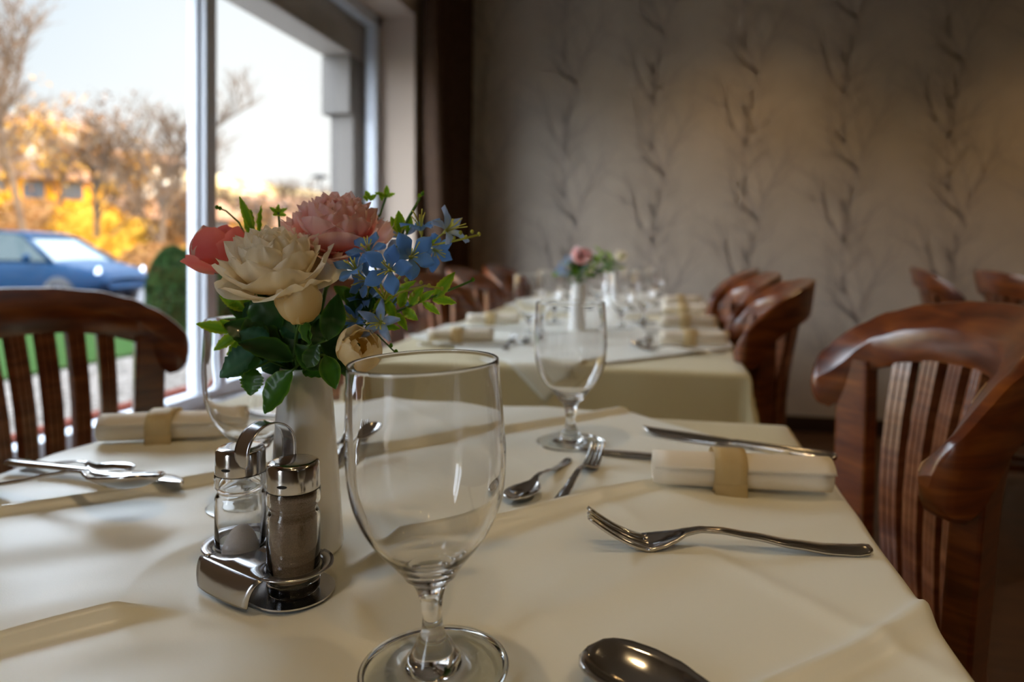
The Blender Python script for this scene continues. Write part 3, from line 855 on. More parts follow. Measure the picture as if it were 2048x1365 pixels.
M['leaf'] = grad_mat('dark_leaf', [(0, (.012, .055, .010)), (.6, (.018, .085, .014)), (.85, (.05, .15, .015)), (1, (.12, .26, .03))], .38, .12, 40, .2, .25)
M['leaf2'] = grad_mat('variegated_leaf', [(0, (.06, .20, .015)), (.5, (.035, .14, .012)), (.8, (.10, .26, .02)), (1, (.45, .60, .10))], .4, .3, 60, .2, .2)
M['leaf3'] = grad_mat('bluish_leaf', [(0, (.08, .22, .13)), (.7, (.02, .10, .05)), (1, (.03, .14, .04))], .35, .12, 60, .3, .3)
M['sprig'] = grad_mat('bright_sprig_leaf', [(0, (.12, .34, .015)), (.45, (.30, .52, .02)), (1, (.58, .66, .05))], .45, .4, 50, .3, .15)
M['stem'] = mat('green_stem', (.04, .13, .02), .5, col2=(.09, .22, .03), scale=60)
M['ystem'] = mat('yellow_green_stem', (.38, .40, .04), .5)

def petal(mb, L, W, phi0, phi1, p=1.3, r0=.001, curl=0.0, ruf=0.0, seed=0, az=0.0, nu=10, nv=11, z0=0.0, notch=0.0, shape=.75, ruf_n=9, wrapr=None, mode=0):
    """petal that starts near the axis, wraps around it. phi: angle from the axis (rad) along the petal."""
    r, z = r0, z0; rows = []; gr = []
    rr = random.Random(seed); ph = rr.random()*6
    for j in range(nv):
        v = j/(nv-1); phi = phi1+(phi0-phi1)*(1-v)**p
        if j:
            r += L/(nv-1)*math.sin(phi); z += L/(nv-1)*math.cos(phi)
        hw = W*math.sin(PI*(.10+.80*v**.9))**shape
        if mode == 1: hw = W*min(1, .25+v/.55*.75)**.8*(1-.0*v)*math.sqrt(max(.40, 1-max(0, (v-.76)/.25)**2.4))
        if mode == 2: hw = W*(.22+.78*min(1, v/.62)**1.4)*math.sqrt(max(.02, 1-max(0, (v-.62)/.385)**2))
        row = []
        for i in range(nu+1):
            u = i/nu*2-1
            rad_ = max(r, wrapr or W*.9)
            th = u*hw/rad_
            edge = abs(u)**3
            vv = v
            n_ = 1.1*ruf*v**3*(math.sin(u*ruf_n+ph)+.6*math.sin(u*ruf_n*2.1+ph*2))
            rl = r+n_-curl*edge*v*L
            zl = z-(u*u*.20+notch*math.exp(-(u/.18)**2))*L*max(0, v-.55)/.45*1.0+n_*.5
            # wrap around axis keeping distance: centre of curvature offset
            x = (rl-rad_)+rad_*math.cos(th); y = rad_*math.sin(th)
            row.append((x*math.cos(az)-y*math.sin(az), x*math.sin(az)+y*math.cos(az), zl))
            gr.append(min(1, max(0, v*.8+.2*edge)))
        rows.append(row)
    return mb.grid(rows, grad=gr)

def orient(axis, roll=0): return Vector(axis).normalized().to_track_quat('Z', 'Y').to_matrix().to_4x4() @ Matrix.Rotation(roll, 4, 'Z')
VM = Vector((VASE.x, VASE.y, ZS+.125))
def wrap_loc(o, loc, axis, roll=0):
    o.matrix_world = Matrix.Translation(loc) @ orient(axis, roll)
def stem_to(o, target, mt, r=.0012, bend=.2, name='stem', start=None):
    """stem from inside the vase mouth up to the flower; built in the flower's local frame"""
    bpy.context.view_layer.update()
    inv = (Matrix.Translation(o.location) @ o.rotation_euler.to_matrix().to_4x4()).inverted()
    a = start or (VM+Vector((R.uniform(-.006, .006), R.uniform(-.006, .006), -.05)))
    m1 = VM+Vector((R.uniform(-.008, .008), R.uniform(-.008, .008), .015)); b = Vector(target)
    pts = [a, m1]
    for k in range(1, 7):
        t = k/6; q = m1.lerp(b, t)+Vector((0, 0, 1))*bend*.05*math.sin(PI*t); pts.append(q)
    return MB().tube([inv @ q for q in pts], r, 6).build(name, mt, o)

def flower_root(name, loc, axis, label, cat, roll=0):
    o = empty(name, loc, 0, label, cat)
    o.rotation_euler = orient(axis, roll).to_euler()
    return o
def peony(loc, axis, label, pm, scale=1.0, seed=3, roll=0, outer=5, stem=True):
    o = flower_root('peony', loc, axis, label, 'flower', roll)
    rr = random.Random(seed)
    layers = [  # n, L, W, phi0, phi1, r0, z0, ruffle
        (3, .026, .010, .9, -.50, .001, .012, .0010),
        (4, .031, .014, 1.3, -.50, .002, .010, .0016),
        (5, .036, .018, 1.5, -.42, .003, .007, .0020),
        (5, .041, .022, 1.65, -.25, .003, .004, .0022),
        (5, .044, .026, 1.75, .00, .003, .000, .0022),
        (5, .045, .029, 1.85, .32, .003, -.002, .0020),
        (outer, .044, .028, 1.95, .68, .003, -.004, .0016)]
    for li, (n, L, W, p0, p1, r0, z0, rf) in enumerate(layers):
        for k in range(n):
            az = 2*PI*k/n+li*.7+rr.uniform(-.2, .2)
            L_ = L*rr.uniform(.9, 1.1)*scale
            mb = MB(); petal(mb, L_, W*scale*rr.uniform(.92, 1.1), p0+rr.uniform(-.05, .05), p1+rr.uniform(-.05, .05)+(k/n-.5)*.22, 1.25, r0*scale, rr.uniform(-.05, .12), rf*scale, rr.randint(0, 999), az, 16, 16, z0*scale, rr.choice((0, 0, .05, .12)), .62, rr.uniform(5, 10), mode=1)
            mb.build('petal', pm, o)
    mb = MB()
    for k in range(5):
        petal(mb, .018*scale, .007*scale, 1.5, .9, 1.2, .002, 0, 0, k, 2*PI*k/5, 6, 7, -.008*scale, 0, .7)
    mb.build('sepals', M['leaf'], o)
    if stem: stem_to(o, Vector(loc)-Vector(axis).normalized()*.006*scale, M['stem'], .0016)
    return o
def bud(loc, axis, label, pm, scale=1.0, seed=1, roll=0, opening=0.0, pm2=None, stem=True, name='peony_bud', zs=1.0, flare=0):
    o = flower_root(name, loc, axis, label, 'flower', roll)
    rr = random.Random(seed)
    for li, (n, L, W, p0, p1, r0) in enumerate(((2, .030, .010, 1.1, -.55+opening*.5, .001), (3, .034, .013, 1.45, -.50+opening*.8, .002), (4, .037, .017, 1.65, -.42+opening, .002))):
        for k in range(n):
            mb = MB(); petal(mb, L*scale*rr.uniform(.95, 1.08), W*scale*1.1, p0, p1+rr.uniform(-.06, .06), 1.15, r0*scale, 0, .0006*scale, rr.randint(0, 99), 2*PI*k/n+li, 16, 16, 0, 0, .55, mode=1)
            if zs != 1: mb.v = [(a, b, c*zs) for a, b, c in mb.v]
            mb.build('petal', pm2 if (pm2 and li == 2 and k == 0) else pm, o)
    for k in range(flare):
        mb = MB(); petal(mb, .021*scale, .011*scale, 1.3, .55+.2*k, 1.1, .010*scale, 0, .001, k, PI+k*2.4+.3, 12, 10, 0, 0, .6, mode=1); mb.build('petal', pm, o)
    mb = MB()
    for k in range(5):
        petal(mb, .014*scale, .006*scale, 1.6, .45, 1.2, .001, 0, 0, k, 2*PI*k/5, 6, 7, -.001, 0, .8, wrapr=.012*scale)
    mb.build('sepals', M['leaf'], o)
    if stem: stem_to(o, loc, M['stem'], .0014)
    return o
def leaf_mesh(L, W, fold_=.25, droop=.3, serr=0, seed=0, nl=16, twist=0.0):
    """leaf along +X, face up +Z"""
    rr = random.Random(seed); rows = []; gr = []
    for i in range(nl+1):
        t = i/nl; hw = W*math.sin(PI*min(1, t*.97+.015))**.8*(1-.35*t)*1.15
        if serr: hw *= 1+serr*(1 if i % 2 else -1)*.5
        a = droop*t; x = L*(math.sin(a)/max(droop, 1e-3) if droop else t); z = -L*(1-math.cos(a))/max(droop, 1e-3)
        row = []
        for j in range(7):
            u = j/3-1
            yy = u*hw; zz = z+abs(u)*hw*fold_+.0006*math.sin(t*25+abs(u)*3)*abs(u)
            tw = twist*t; row.append((x, yy*math.cos(tw)-0*zz, zz+yy*math.sin(tw)))
            gr.append(min(1, abs(u)**1.5*.9+(.25 if j == 3 else 0)))
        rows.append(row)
    return MB().grid(rows, grad=gr)
def leaf_at(parent_inv, a, b, W, mt, parent, up=None, **kw):
    a, b = Vector(a), Vector(b); d = b-a; L = d.length; x = d.normalized()
    up = Vector(up) if up else Vector((.2, -.6, .8))
    up = (up-x*up.dot(x)).normalized(); y = up.cross(x)
    Mx = Matrix(((x.x, y.x, up.x, a.x), (x.y, y.y, up.y, a.y), (x.z, y.z, up.z, a.z), (0, 0, 0, 1)))
    m = leaf_mesh(L, W, **kw); m.xf(parent_inv @ Mx)
    return m.build('leaf', mt, parent)
def leafy_stem(label, leaves, mt, loc=None, name='leafy_stem', up=None):
    loc = Vector(loc or VM); o = empty(name, loc, 0, label, 'foliage'); inv = Matrix.Translation(-loc)
    for i, (a, b, W, kw) in enumerate(leaves):
        kw = dict(kw); m_ = kw.pop('m', mt); u_ = kw.pop('up', up)
        leaf_at(inv, a, b, W, m_, o, up=u_, seed=i, **kw)
        # petiole down into the vase
        base = VM+Vector((R.uniform(-.008, .008), R.uniform(-.008, .008), -.03)); m1 = VM+Vector((R.uniform(-.009, .009), R.uniform(-.009, .009), .008))
        MB().tube([inv @ base, inv @ m1, inv @ (m1.lerp(Vector(a), .6)+Vector((0, 0, .006))), inv @ Vector(a)], .0009, 5).build('petiole', M['stem'], o)
    return o
def blossom(parent, inv, c, axis, size=.0135, pm=None, seed=0, n=5, star=False):
    rr = random.Random(seed); Mx = inv @ Matrix.Translation(c) @ orient(axis, rr.random()*6)
    b = empty('blossom', (0, 0, 0)); b.parent = parent
    for k in range(n):
        mb = MB(); petal(mb, size*rr.uniform(.92, 1.08), size*(.20 if star else .31), .7, 1.5+rr.uniform(-.25, .3), .8, .0012, .05, .0003, k, 2*PI*k/n+rr.uniform(-.12, .12), 8, 11, 0, 0, 1.0, wrapr=size*.75, mode=0 if star else 2)
        for q in range(len(mb.g)):
            pass
        mb.xf(Mx).build('petal', pm or M['blue_petal'], b)
    mb = MB()
    for k in range(6 if not star else 9):
        a = 2*PI*k/6+rr.random(); t = rr.uniform(.2, .55); l_ = size*rr.uniform(.5, .8)*(1.2 if star else 1)
        tip = (math.cos(a)*l_*t, math.sin(a)*l_*t, l_)
        mb.tube([(math.cos(a)*.0004, math.sin(a)*.0004, -.001), (tip[0]*.5, tip[1]*.5, l_*.6), tip], [.0004, .00035, .0005], 5)
    mb.lathe([(.0002, -.004), (.0010, -.003), (.0017, -.0005), (.0014, .0008), (.0002, .0012)], 10)
    mb.xf(Mx).build('stamens', M['stamen'], b)
    return b

view = (P(1024, 504, 1)-CAM).normalized()      # direction looking into the room
TOC = -view                                    # toward the viewer
RT = Vector((math.cos(YAW), math.sin(YAW), 0)); UP = Vector((0, 0, 1))
def ax(r, u, c): return RT*r+UP*u+TOC*c
def bouquet():
    peony(P(560, 560, .462)+Vector((0, 0, -.002)), ax(-.06, 1.0, .38), 'large cream peony at the left front of the big bouquet', M['cream_petal'], 1.0, 3, .3)
    peony(P(676, 484, .500), ax(.10, 1.0, .45), 'large pink peony at the top of the big bouquet', M['pink_petal'], .95, 8, 1.2)
    bud(P(436, 545, .500), ax(.08, 1.0, .10), 'coral pink half-closed bloom at the far left of the big bouquet', M['coral_petal'], 1.20, 5, .4, -.36, M['blush_petal'], name='peony_bud', flare=2)
    bud(P(604, 642, .452), ax(-.05, 1.0, .35), 'butter cream bud hanging below the cream peony', M['yellow_petal'], .86, 4, 2.0, -.18, zs=1.2)
    bud(P(714, 722, .468), ax(.35, .75, .75), 'small cream yellow rosebud at the lower right of the bouquet, by the goblet rim', M['yellow_petal'], .90, 9, .2, -.22, name='rosebud')
    # blue flower sprays
    o = empty('blue_flower_spray', VM, 0, 'spray of bright blue five-petalled flowers in front of the pink peony', 'flower'); inv = Matrix.Translation(-VM)
    items = [((780, 540), .446, ax(-.1, .1, 1), .0185, 'blue'), ((822, 515), .455, ax(.3, .3, 1), .0185, 'blue'), ((712, 540), .462, ax(-.3, .7, .6), .0160, 'blue'), ((738, 505), .470, ax(-.2, .8, .6), .0155, 'blue'), ((735, 560), .475, ax(-.5, .1, .6), .0150, 'blue')]
    node = P(770, 600, .468)
    MB().tube([inv @ (VM+Vector((0, 0, -.04))), inv @ (VM+Vector((.004, -.004, .01))), inv @ P(710, 690, .485), inv @ node], [.0013, .0012, .0011, .001], 6).build('stem', M['stem'], o)
    for i, (pp, d, a_, s, _) in enumerate(items):
        c = P(pp[0], pp[1], d); blossom(o, inv, c, a_, s, M['blue_petal'], i)
        MB().tube([inv @ node, inv @ (node.lerp(c, .5)+TOC*-.004), inv @ (c-a_.normalized()*.004)], [.0008, .0007, .0007], 5).build('flower_stalk', M['ystem'], o)
    o = empty('blue_flower_spray', VM, 0, 'pale blue star-like flower spray with long stamens reaching up to the right', 'flower')
    node = P(800, 590, .49)
    MB().tube([inv @ (VM+Vector((0.003, 0, -.04))), inv @ (VM+Vector((.006, 0, .01))), inv @ P(730, 680, .49), inv @ node, inv @ P(850, 490, .5)], [.0013, .0012, .0011, .001, .0009], 6).build('stem', M['stem'], o)
    for i, (pp, d, a_, s, m_) in enumerate([((893, 462), .492, ax(.65, .45, .55), .0175, 'pale_blue_petal'), ((842, 462), .497, ax(-.1, 1, .2), .0165, 'blue_petal'), ((868, 500), .508, ax(.4, -.2, .5), .0160, 'blue_petal'), ((806, 478), .510, ax(-.3, .5, .6), .0150, 'pale_blue_petal')]):
        c = P(pp[0], pp[1], d); blossom(o, inv, c, a_, s, M[m_], i+20, 5, i < 2)
        MB().tube([inv @ P(820, 540, .495), inv @ (c-a_.normalized()*.01), inv @ (c-a_.normalized()*.003)], [.0008, .0007, .0007], 5).build('flower_stalk', M['ystem'], o)
    o = empty('blue_flower_spray', VM, 0, 'shaded blue star flowers low on the right side of the bouquet', 'flower')
    MB().tube([inv @ (VM+Vector((0.006, 0, -.04))), inv @ (VM+Vector((.008, -.003, .01))), inv @ P(700, 680, .48), inv @ P(740, 630, .478)], [.0013, .0012, .0011, .001], 6).build('stem', M['stem'], o)
    for i, (pp, d, a_, s, m_) in enumerate([((762, 645), .470, ax(-.1, .2, 1), .0165, 'pale_blue_petal'), ((712, 642), .480, ax(-.5, .4, .7), .0145, 'blue_petal'), ((738, 600), .490, ax(-.2, .8, .5), .0165, 'blue_petal'), ((775, 612), .50, ax(.3, .9, .1), .0150, 'blue_petal')]):
        c = P(pp[0], pp[1], d); blossom(o, inv, c, a_, s, M[m_], i+40, 5, True)
        MB().tube([inv @ P(735, 650, .478), inv @ (c-a_.normalized()*.008), inv @ (c-a_.normalized()*.003)], [.0008, .0007, .0007], 5).build('flower_stalk', M['stem'], o)
    # bright sprigs
    def sprig(label, path, leaves, tipbuds=(), mt='sprig', r=.0009, stemm='stem'):
        o = empty('greenery_sprig', VM, 0, label, 'foliage')
        pp = [P(*q) for q in path]
        MB().tube([inv @ (VM+Vector((R.uniform(-.006, .006), R.uniform(-.006, .006), -.03))), inv @ (VM+Vector((0, 0, .012)))]+[inv @ q for q in pp], r, 6).build('stem', M[stemm], o)
        for i, (a, b, W) in enumerate(leaves):
            leaf_at(inv, P(*a), P(*b), W, M[mt], o, seed=i, serr=.12, fold_=.35, droop=.25, up=ax(R.uniform(-.4, .4), .5, .8))
        for t in tipbuds:
            c = P(*t); MB().lathe([(.0002, -.0016), (.0012, -.0008), (.0015, .0002), (.0010, .0013), (.0002, .0018)], 10, origin=tuple(inv @ c)).build('bud', M['ystem'] if stemm == 'ystem' else M['sprig'], o)
    sprig('bright green leafy sprig left of the cream peony, rising upright', [(520, 640, .51), (500, 540, .52), (500, 450, .52)],
        [((505, 460, .515), (478, 392, .51), .0034), ((508, 462, .515), (498, 418, .515), .0030), ((520, 470, .52), (518, 410, .52), .0028), ((512, 480, .52), (486, 440, .515), .003)])
    sprig('thin curved stalk with a single green bud, above the coral bloom', [(530, 640, .51), (505, 500, .52), (478, 445, .51), (452, 422, .51), (434, 415, .51)], [], [(434, 415, .51), (440, 417, .51)], r=.0007)
    sprig('small green rosette sprig between the cream and pink peonies', [(570, 600, .52), (560, 470, .53), (557, 425, .53)],
        [((556, 428, .53), (540, 414, .525), .002), ((556, 428, .53), (556, 408, .53), .0022), ((556, 428, .53), (574, 416, .53), .0022), ((556, 430, .53), (546, 430, .525), .002), ((557, 430, .53), (572, 430, .525), .002)])
    sprig('two little green rosettes above the pink peony, against the curtain edge', [(640, 600, .53), (720, 470, .54), (760, 430, .545), (772, 395, .545)],
        [((773, 395, .545), (750, 384, .54), .0024), ((773, 395, .545), (774, 370, .545), .0024), ((773, 395, .545), (790, 386, .545), .0024), ((765, 402, .545), (760, 385, .54), .0024), ((740, 400, .545), (731, 381, .545), .0026), ((740, 402, .545), (752, 388, .545), .0026), ((736, 402, .545), (727, 392, .54), .0022)])
    sprig('straight green stalk rising right of the pink peony to a split tip', [(700, 640, .51), (790, 500, .505), (815, 440, .505), (840, 396, .505)],
        [((838, 398, .505), (847, 380, .505), .0012), ((838, 398, .505), (838, 386, .505), .0012), ((800, 468, .505), (798, 422, .50), .0045), ((795, 465, .51), (782, 432, .51), .003), ((815, 470, .505), (822, 430, .505), .003)], [(845, 388, .505)], r=.0011)
    sprig('yellow-green sprig of round buds stretching far right past the blue flowers', [(740, 620, .50), (820, 530, .495), (862, 491, .49), (910, 482, .49), (958, 470, .49)],
        [((845, 500, .49), (870, 478, .485), .0025)], [(958, 469, .49), (944, 464, .49), (932, 475, .49), (921, 466, .49), (908, 477, .49), (896, 484, .492)], stemm='ystem', r=.0008)
    sprig('long green stalk reaching lower right with bright pointed leaves', [(700, 680, .49), (790, 625, .485), (850, 600, .485), (900, 580, .485), (948, 560, .485)],
        [((868, 598, .485), (908, 545, .48), .0048), ((865, 600, .485), (912, 604, .48), .0042), ((845, 605, .485), (880, 628, .48), .003), ((820, 612, .485), (845, 572, .48), .0045), ((805, 618, .485), (835, 640, .48), .004), ((790, 625, .485), (815, 660, .48), .0035), ((800, 615, .485), (812, 578, .48), .004), ((835, 606, .485), (868, 580, .48), .003)], [(946, 560, .485)])
    sprig('yellow-green budded stalk low among the leaves on the right', [(690, 690, .48), (760, 610, .48), (800, 585, .475), (850, 572, .475), (885, 578, .475)],
        [((790, 590, .478), (830, 560, .475), .0035), ((770, 600, .478), (792, 640, .475), .004), ((745, 620, .478), (790, 585, .475), .003), ((740, 650, .478), (800, 655, .475), .004)], [(858, 572, .475), (842, 566, .475), (826, 590, .475), (812, 560, .475), (790, 580, .475), (884, 578, .475), (838, 598, .475)], stemm='ystem', r=.0008)
    sprig('bright fern-like sprig at the left edge of the bouquet', [(560, 700, .49), (500, 675, .49), (468, 662, .49)],
        [((470, 664, .49), (390, 645, .485), .0050), ((480, 668, .49), (424, 700, .485), .0048), ((490, 675, .49), (450, 710, .485), .0042), ((468, 660, .49), (440, 640, .485), .0035)])
    sprig('bright sprig under the coral bloom on the left', [(560, 690, .50), (510, 640, .505), (480, 600, .505)],
        [((492, 622, .505), (438, 590, .50), .0045), ((500, 620, .505), (472, 562, .50), .0040), ((506, 622, .505), (482, 575, .50), .0050), ((480, 612, .505), (458, 610, .50), .003), ((500, 600, .505), (455, 560, .505), .0035)])
    sprig('thin dark stalk with a bud hanging right of the rosebud toward the goblet', [(700, 700, .48), (755, 670, .475), (790, 705, .47)], [], [(792, 704, .47), (782, 692, .47)], r=.0006)
    # leaves
    K = lambda **k: k
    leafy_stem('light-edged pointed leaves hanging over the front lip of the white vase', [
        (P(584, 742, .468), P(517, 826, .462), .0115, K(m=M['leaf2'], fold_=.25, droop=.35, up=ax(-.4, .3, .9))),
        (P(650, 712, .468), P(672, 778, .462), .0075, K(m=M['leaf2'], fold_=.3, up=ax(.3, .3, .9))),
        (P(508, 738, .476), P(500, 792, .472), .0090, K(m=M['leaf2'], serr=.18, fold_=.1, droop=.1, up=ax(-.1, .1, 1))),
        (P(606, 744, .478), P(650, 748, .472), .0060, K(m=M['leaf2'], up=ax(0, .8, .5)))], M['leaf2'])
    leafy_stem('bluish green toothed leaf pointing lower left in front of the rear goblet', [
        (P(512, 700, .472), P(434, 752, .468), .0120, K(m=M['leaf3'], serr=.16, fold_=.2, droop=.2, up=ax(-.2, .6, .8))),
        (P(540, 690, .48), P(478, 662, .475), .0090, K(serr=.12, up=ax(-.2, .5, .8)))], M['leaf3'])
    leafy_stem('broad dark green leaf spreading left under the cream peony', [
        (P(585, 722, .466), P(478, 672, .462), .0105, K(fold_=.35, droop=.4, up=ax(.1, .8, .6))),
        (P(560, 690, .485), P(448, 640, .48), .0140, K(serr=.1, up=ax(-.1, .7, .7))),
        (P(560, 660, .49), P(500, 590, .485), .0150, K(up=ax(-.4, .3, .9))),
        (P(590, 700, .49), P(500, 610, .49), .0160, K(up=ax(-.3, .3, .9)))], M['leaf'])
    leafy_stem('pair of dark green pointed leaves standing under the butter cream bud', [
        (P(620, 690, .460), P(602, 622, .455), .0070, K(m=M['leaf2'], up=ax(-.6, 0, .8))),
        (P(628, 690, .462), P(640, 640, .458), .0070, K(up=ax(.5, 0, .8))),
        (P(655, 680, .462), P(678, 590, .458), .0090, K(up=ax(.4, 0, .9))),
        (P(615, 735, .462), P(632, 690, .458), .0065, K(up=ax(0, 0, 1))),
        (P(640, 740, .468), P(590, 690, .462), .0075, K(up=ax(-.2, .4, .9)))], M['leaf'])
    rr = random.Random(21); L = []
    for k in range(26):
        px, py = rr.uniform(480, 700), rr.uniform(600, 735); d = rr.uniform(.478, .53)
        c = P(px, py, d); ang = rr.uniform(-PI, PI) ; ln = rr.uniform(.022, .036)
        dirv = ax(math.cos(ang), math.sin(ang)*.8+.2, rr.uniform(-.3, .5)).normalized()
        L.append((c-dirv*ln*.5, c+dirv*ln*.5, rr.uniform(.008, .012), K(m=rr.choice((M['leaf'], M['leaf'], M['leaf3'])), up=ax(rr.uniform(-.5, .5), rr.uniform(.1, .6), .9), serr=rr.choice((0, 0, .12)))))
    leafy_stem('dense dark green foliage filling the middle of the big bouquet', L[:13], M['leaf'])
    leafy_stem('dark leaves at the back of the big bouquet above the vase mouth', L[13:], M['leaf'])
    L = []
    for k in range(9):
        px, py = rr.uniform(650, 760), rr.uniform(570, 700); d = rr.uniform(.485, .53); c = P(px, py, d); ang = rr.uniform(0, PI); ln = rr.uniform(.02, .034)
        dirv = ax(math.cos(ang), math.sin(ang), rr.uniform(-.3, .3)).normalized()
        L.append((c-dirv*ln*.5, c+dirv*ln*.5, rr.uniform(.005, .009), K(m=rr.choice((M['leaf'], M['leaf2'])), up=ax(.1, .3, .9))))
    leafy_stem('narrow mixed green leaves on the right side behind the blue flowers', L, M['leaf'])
bouquet()

# smaller bouquets on the rear tables
def rear_bouquet(vx, vy, main, label_v, labels, seed):
    v = copy_tree(v0); v.location = (vx, vy, ZS); v['label'] = label_v
    base = Vector((vx, vy, ZS+.128)); rr = random.Random(seed)
    def stub(o, c):
        inv = (Matrix.Translation(o.location) @ o.rotation_euler.to_matrix().to_4x4()).inverted()
        MB().tube([inv @ (base+Vector((0, 0, -.05))), inv @ base, inv @ Vector(c)], .0014, 5).build('stem', M['stem'], o)
    c, a_, pm, s = main
    f = bud(base+c, a_, labels[0], pm, s, seed, 0, .35, None, False, 'rose'); stub(f, base+c)
    o = empty('leafy_stem', base, 0, labels[1], 'foliage'); inv = Matrix.Translation(-base)
    for k in range(34):
        an = rr.uniform(0, 2*PI); el = rr.uniform(-.1, 1.3); r_ = rr.uniform(.03, .085)
        dv = Vector((math.cos(an)*math.cos(el), math.sin(an)*math.cos(el), math.sin(el)))
        p1 = base+Vector((0, 0, .02))+dv*r_; p0 = p1-(dv+Vector((0, 0, -.2))).normalized()*rr.uniform(.025, .035)
        leaf_at(inv, p0, p1, rr.uniform(.006, .011), M[rr.choice(('leaf2', 'sprig', 'leaf', 'leaf'))], o, seed=k)
        MB().tube([inv @ base, inv @ p0], .0008, 4).build('petiole', M['stem'], o)
    return base, inv
B2 = P(1157, 640, 1.83)
base2, inv2 = rear_bouquet(B2.x, B2.y, (ax(.002, .078, .02)-Vector((0, 0, .012)), ax(.1, .8, .7), M['pink_petal'], 1.25), 'white vase on the second table, under the coral rose',
    ('coral pink rose of the second table bouquet', 'green foliage around the coral rose on the second table'), 31)
o = empty('blue_flower_spray', base2, 0, 'small pale blue flowers left of the coral rose on the second table', 'flower')
for i, (r_, u_) in enumerate(((-.045, .055), (-.03, .07), (-.055, .04), (-.04, .035))):
    c = base2+ax(r_, u_, .03); blossom(o, inv2, c, ax(-.3, .4, .8), .014, M['pale_blue_petal'], i)
    MB().tube([(0, 0, -.02), inv2 @ c], .0008, 4).build('flower_stalk', M['stem'], o)
o = empty('greenery_sprig', base2, 0, 'loose green sprig to the upper right of the coral rose', 'foliage')
for i in range(12):
    a = base2+ax(.02+.004*i, .02+.006*i, 0); b = a+ax(.02*math.cos(i*2), .02+.004*math.sin(i*3), .01)
    leaf_at(inv2, a, b, .005, M['sprig'], o, seed=i)
MB().tube([(0, 0, -.02), inv2 @ (base2+ax(.02, .02, 0)), inv2 @ (base2+ax(.068, .092, 0))], .0009, 5).build('stem', M['stem'], o)
B3 = P(1222, 640, 2.78)
rear_bouquet(B3.x, B3.y, (ax(.035, .062, .02), ax(.1, .7, .7), M['cream_petal'], 1.1), 'white vase on the farthest table, under the white rose',
    ('white rose of the farthest bouquet', 'dark green foliage beside the white rose on the farthest table'), 47)

# ------------------------------------------------------------------ outside
GZ = -.15
M['asphalt'] = mat('asphalt', (.07, .07, .075), .9, col2=(.10, .10, .105), scale=40, Specular_IOR_Level=0.0)
M['paving'] = mat('grey_paving', (.17, .17, .18), .8, col2=(.22, .22, .22), scale=9, Specular_IOR_Level=0.0)
M['gravel'] = mat('pale_pebbles', (.07, .06, .05), .9, col2=(.20, .17, .145), scale=28, detail=2, bump=1, lo=.4, hi=.6, Specular_IOR_Level=0.0)
M['grass'] = mat('lawn_grass', (.016, .036, .010), .9, col2=(.032, .060, .018), scale=50, Specular_IOR_Level=0.0)
M['kerb'] = mat('red_kerb', (.11, .03, .02), .8, Specular_IOR_Level=0.0)
M['dry'] = mat('dry_hillside_grass', (.17, .10, .025), .95, col2=(.42, .33, .18), scale=.35, detail=8, lo=.42, hi=.6, Specular_IOR_Level=0.0)
M['bark'] = mat('tree_bark', (.085, .060, .045), .9, col2=(.12, .09, .065), scale=4, Specular_IOR_Level=0.0)
M['gold'] = mat('golden_leaves', (.26, .12, .012), .8, col2=(.42, .23, .03), scale=3, Specular_IOR_Level=0.0)
M['brownl'] = mat('dry_brown_leaves', (.13, .062, .025), .85, col2=(.20, .11, .045), scale=3, Specular_IOR_Level=0.0)
M['hedge'] = mat('hedge_leaves', (.012, .028, .008), .8, col2=(.022, .05, .014), scale=12, Specular_IOR_Level=0.0)
M['carblue'] = mat('blue_car_paint', (.004, .022, .052), .5, 0, Specular_IOR_Level=.05)
M['carglass'] = mat('car_glass', (.02, .035, .035), .12, Specular_IOR_Level=.2)
M['tyre'] = mat('tyre_rubber', (.02, .02, .02), .8)
M['rim'] = mat('alloy_rim', (.45, .45, .47), .3, 1)
M['lampg'] = mat('head_lamp', (.8, .8, .85), .1, Coat_Weight=1)
M['hwhite'] = mat('white_house_wall', (.55, .52, .46), .9, Specular_IOR_Level=0.0)
M['hyellow'] = mat('ochre_house_wall', (.50, .22, .02), .9, Specular_IOR_Level=0.0)
M['roof'] = mat('house_roof', (.22, .12, .07), .9, Specular_IOR_Level=0.0)
M['hwin'] = mat('house_window', (.06, .07, .09), .1)
struct(MB().box((-3.62, -40, GZ-.2), (-1.66, 60, GZ)).build('path', M['paving'], smooth=False))
struct(MB().box((-3.72, -40, GZ-.2), (-3.62, 60, GZ+.06)).build('kerb', M['kerb'], smooth=False))
struct(MB().box((-5.65, -40, GZ-.2), (-3.72, 60, GZ-.01)).build('gravel_strip', M['gravel'], smooth=False))
struct(MB().box((-8.6, -40, GZ-.2), (-5.65, 60, GZ+.02)).build('lawn', M['grass'], smooth=False))
struct(MB().box((-19, -40, GZ-.2), (-8.6, 60, GZ-.02)).build('road', M['asphalt'], smooth=False))
def hill_z(x, y):
    t = max(0, -x-19)
    return GZ-.02+ .05*t+min(t, 55)**1.5*.028 + .25*smooth_noise(x*.2, y*.15, 3)*min(1, t/8)
pts = []
for i in range(45):
    x = -18.9-i*i*.055-i*.2
    pts.append([(x, y, hill_z(x, y)) for y in [-50+k*5 for k in range(48)]])
struct(MB().grid(pts).build('hillside', M['dry']))

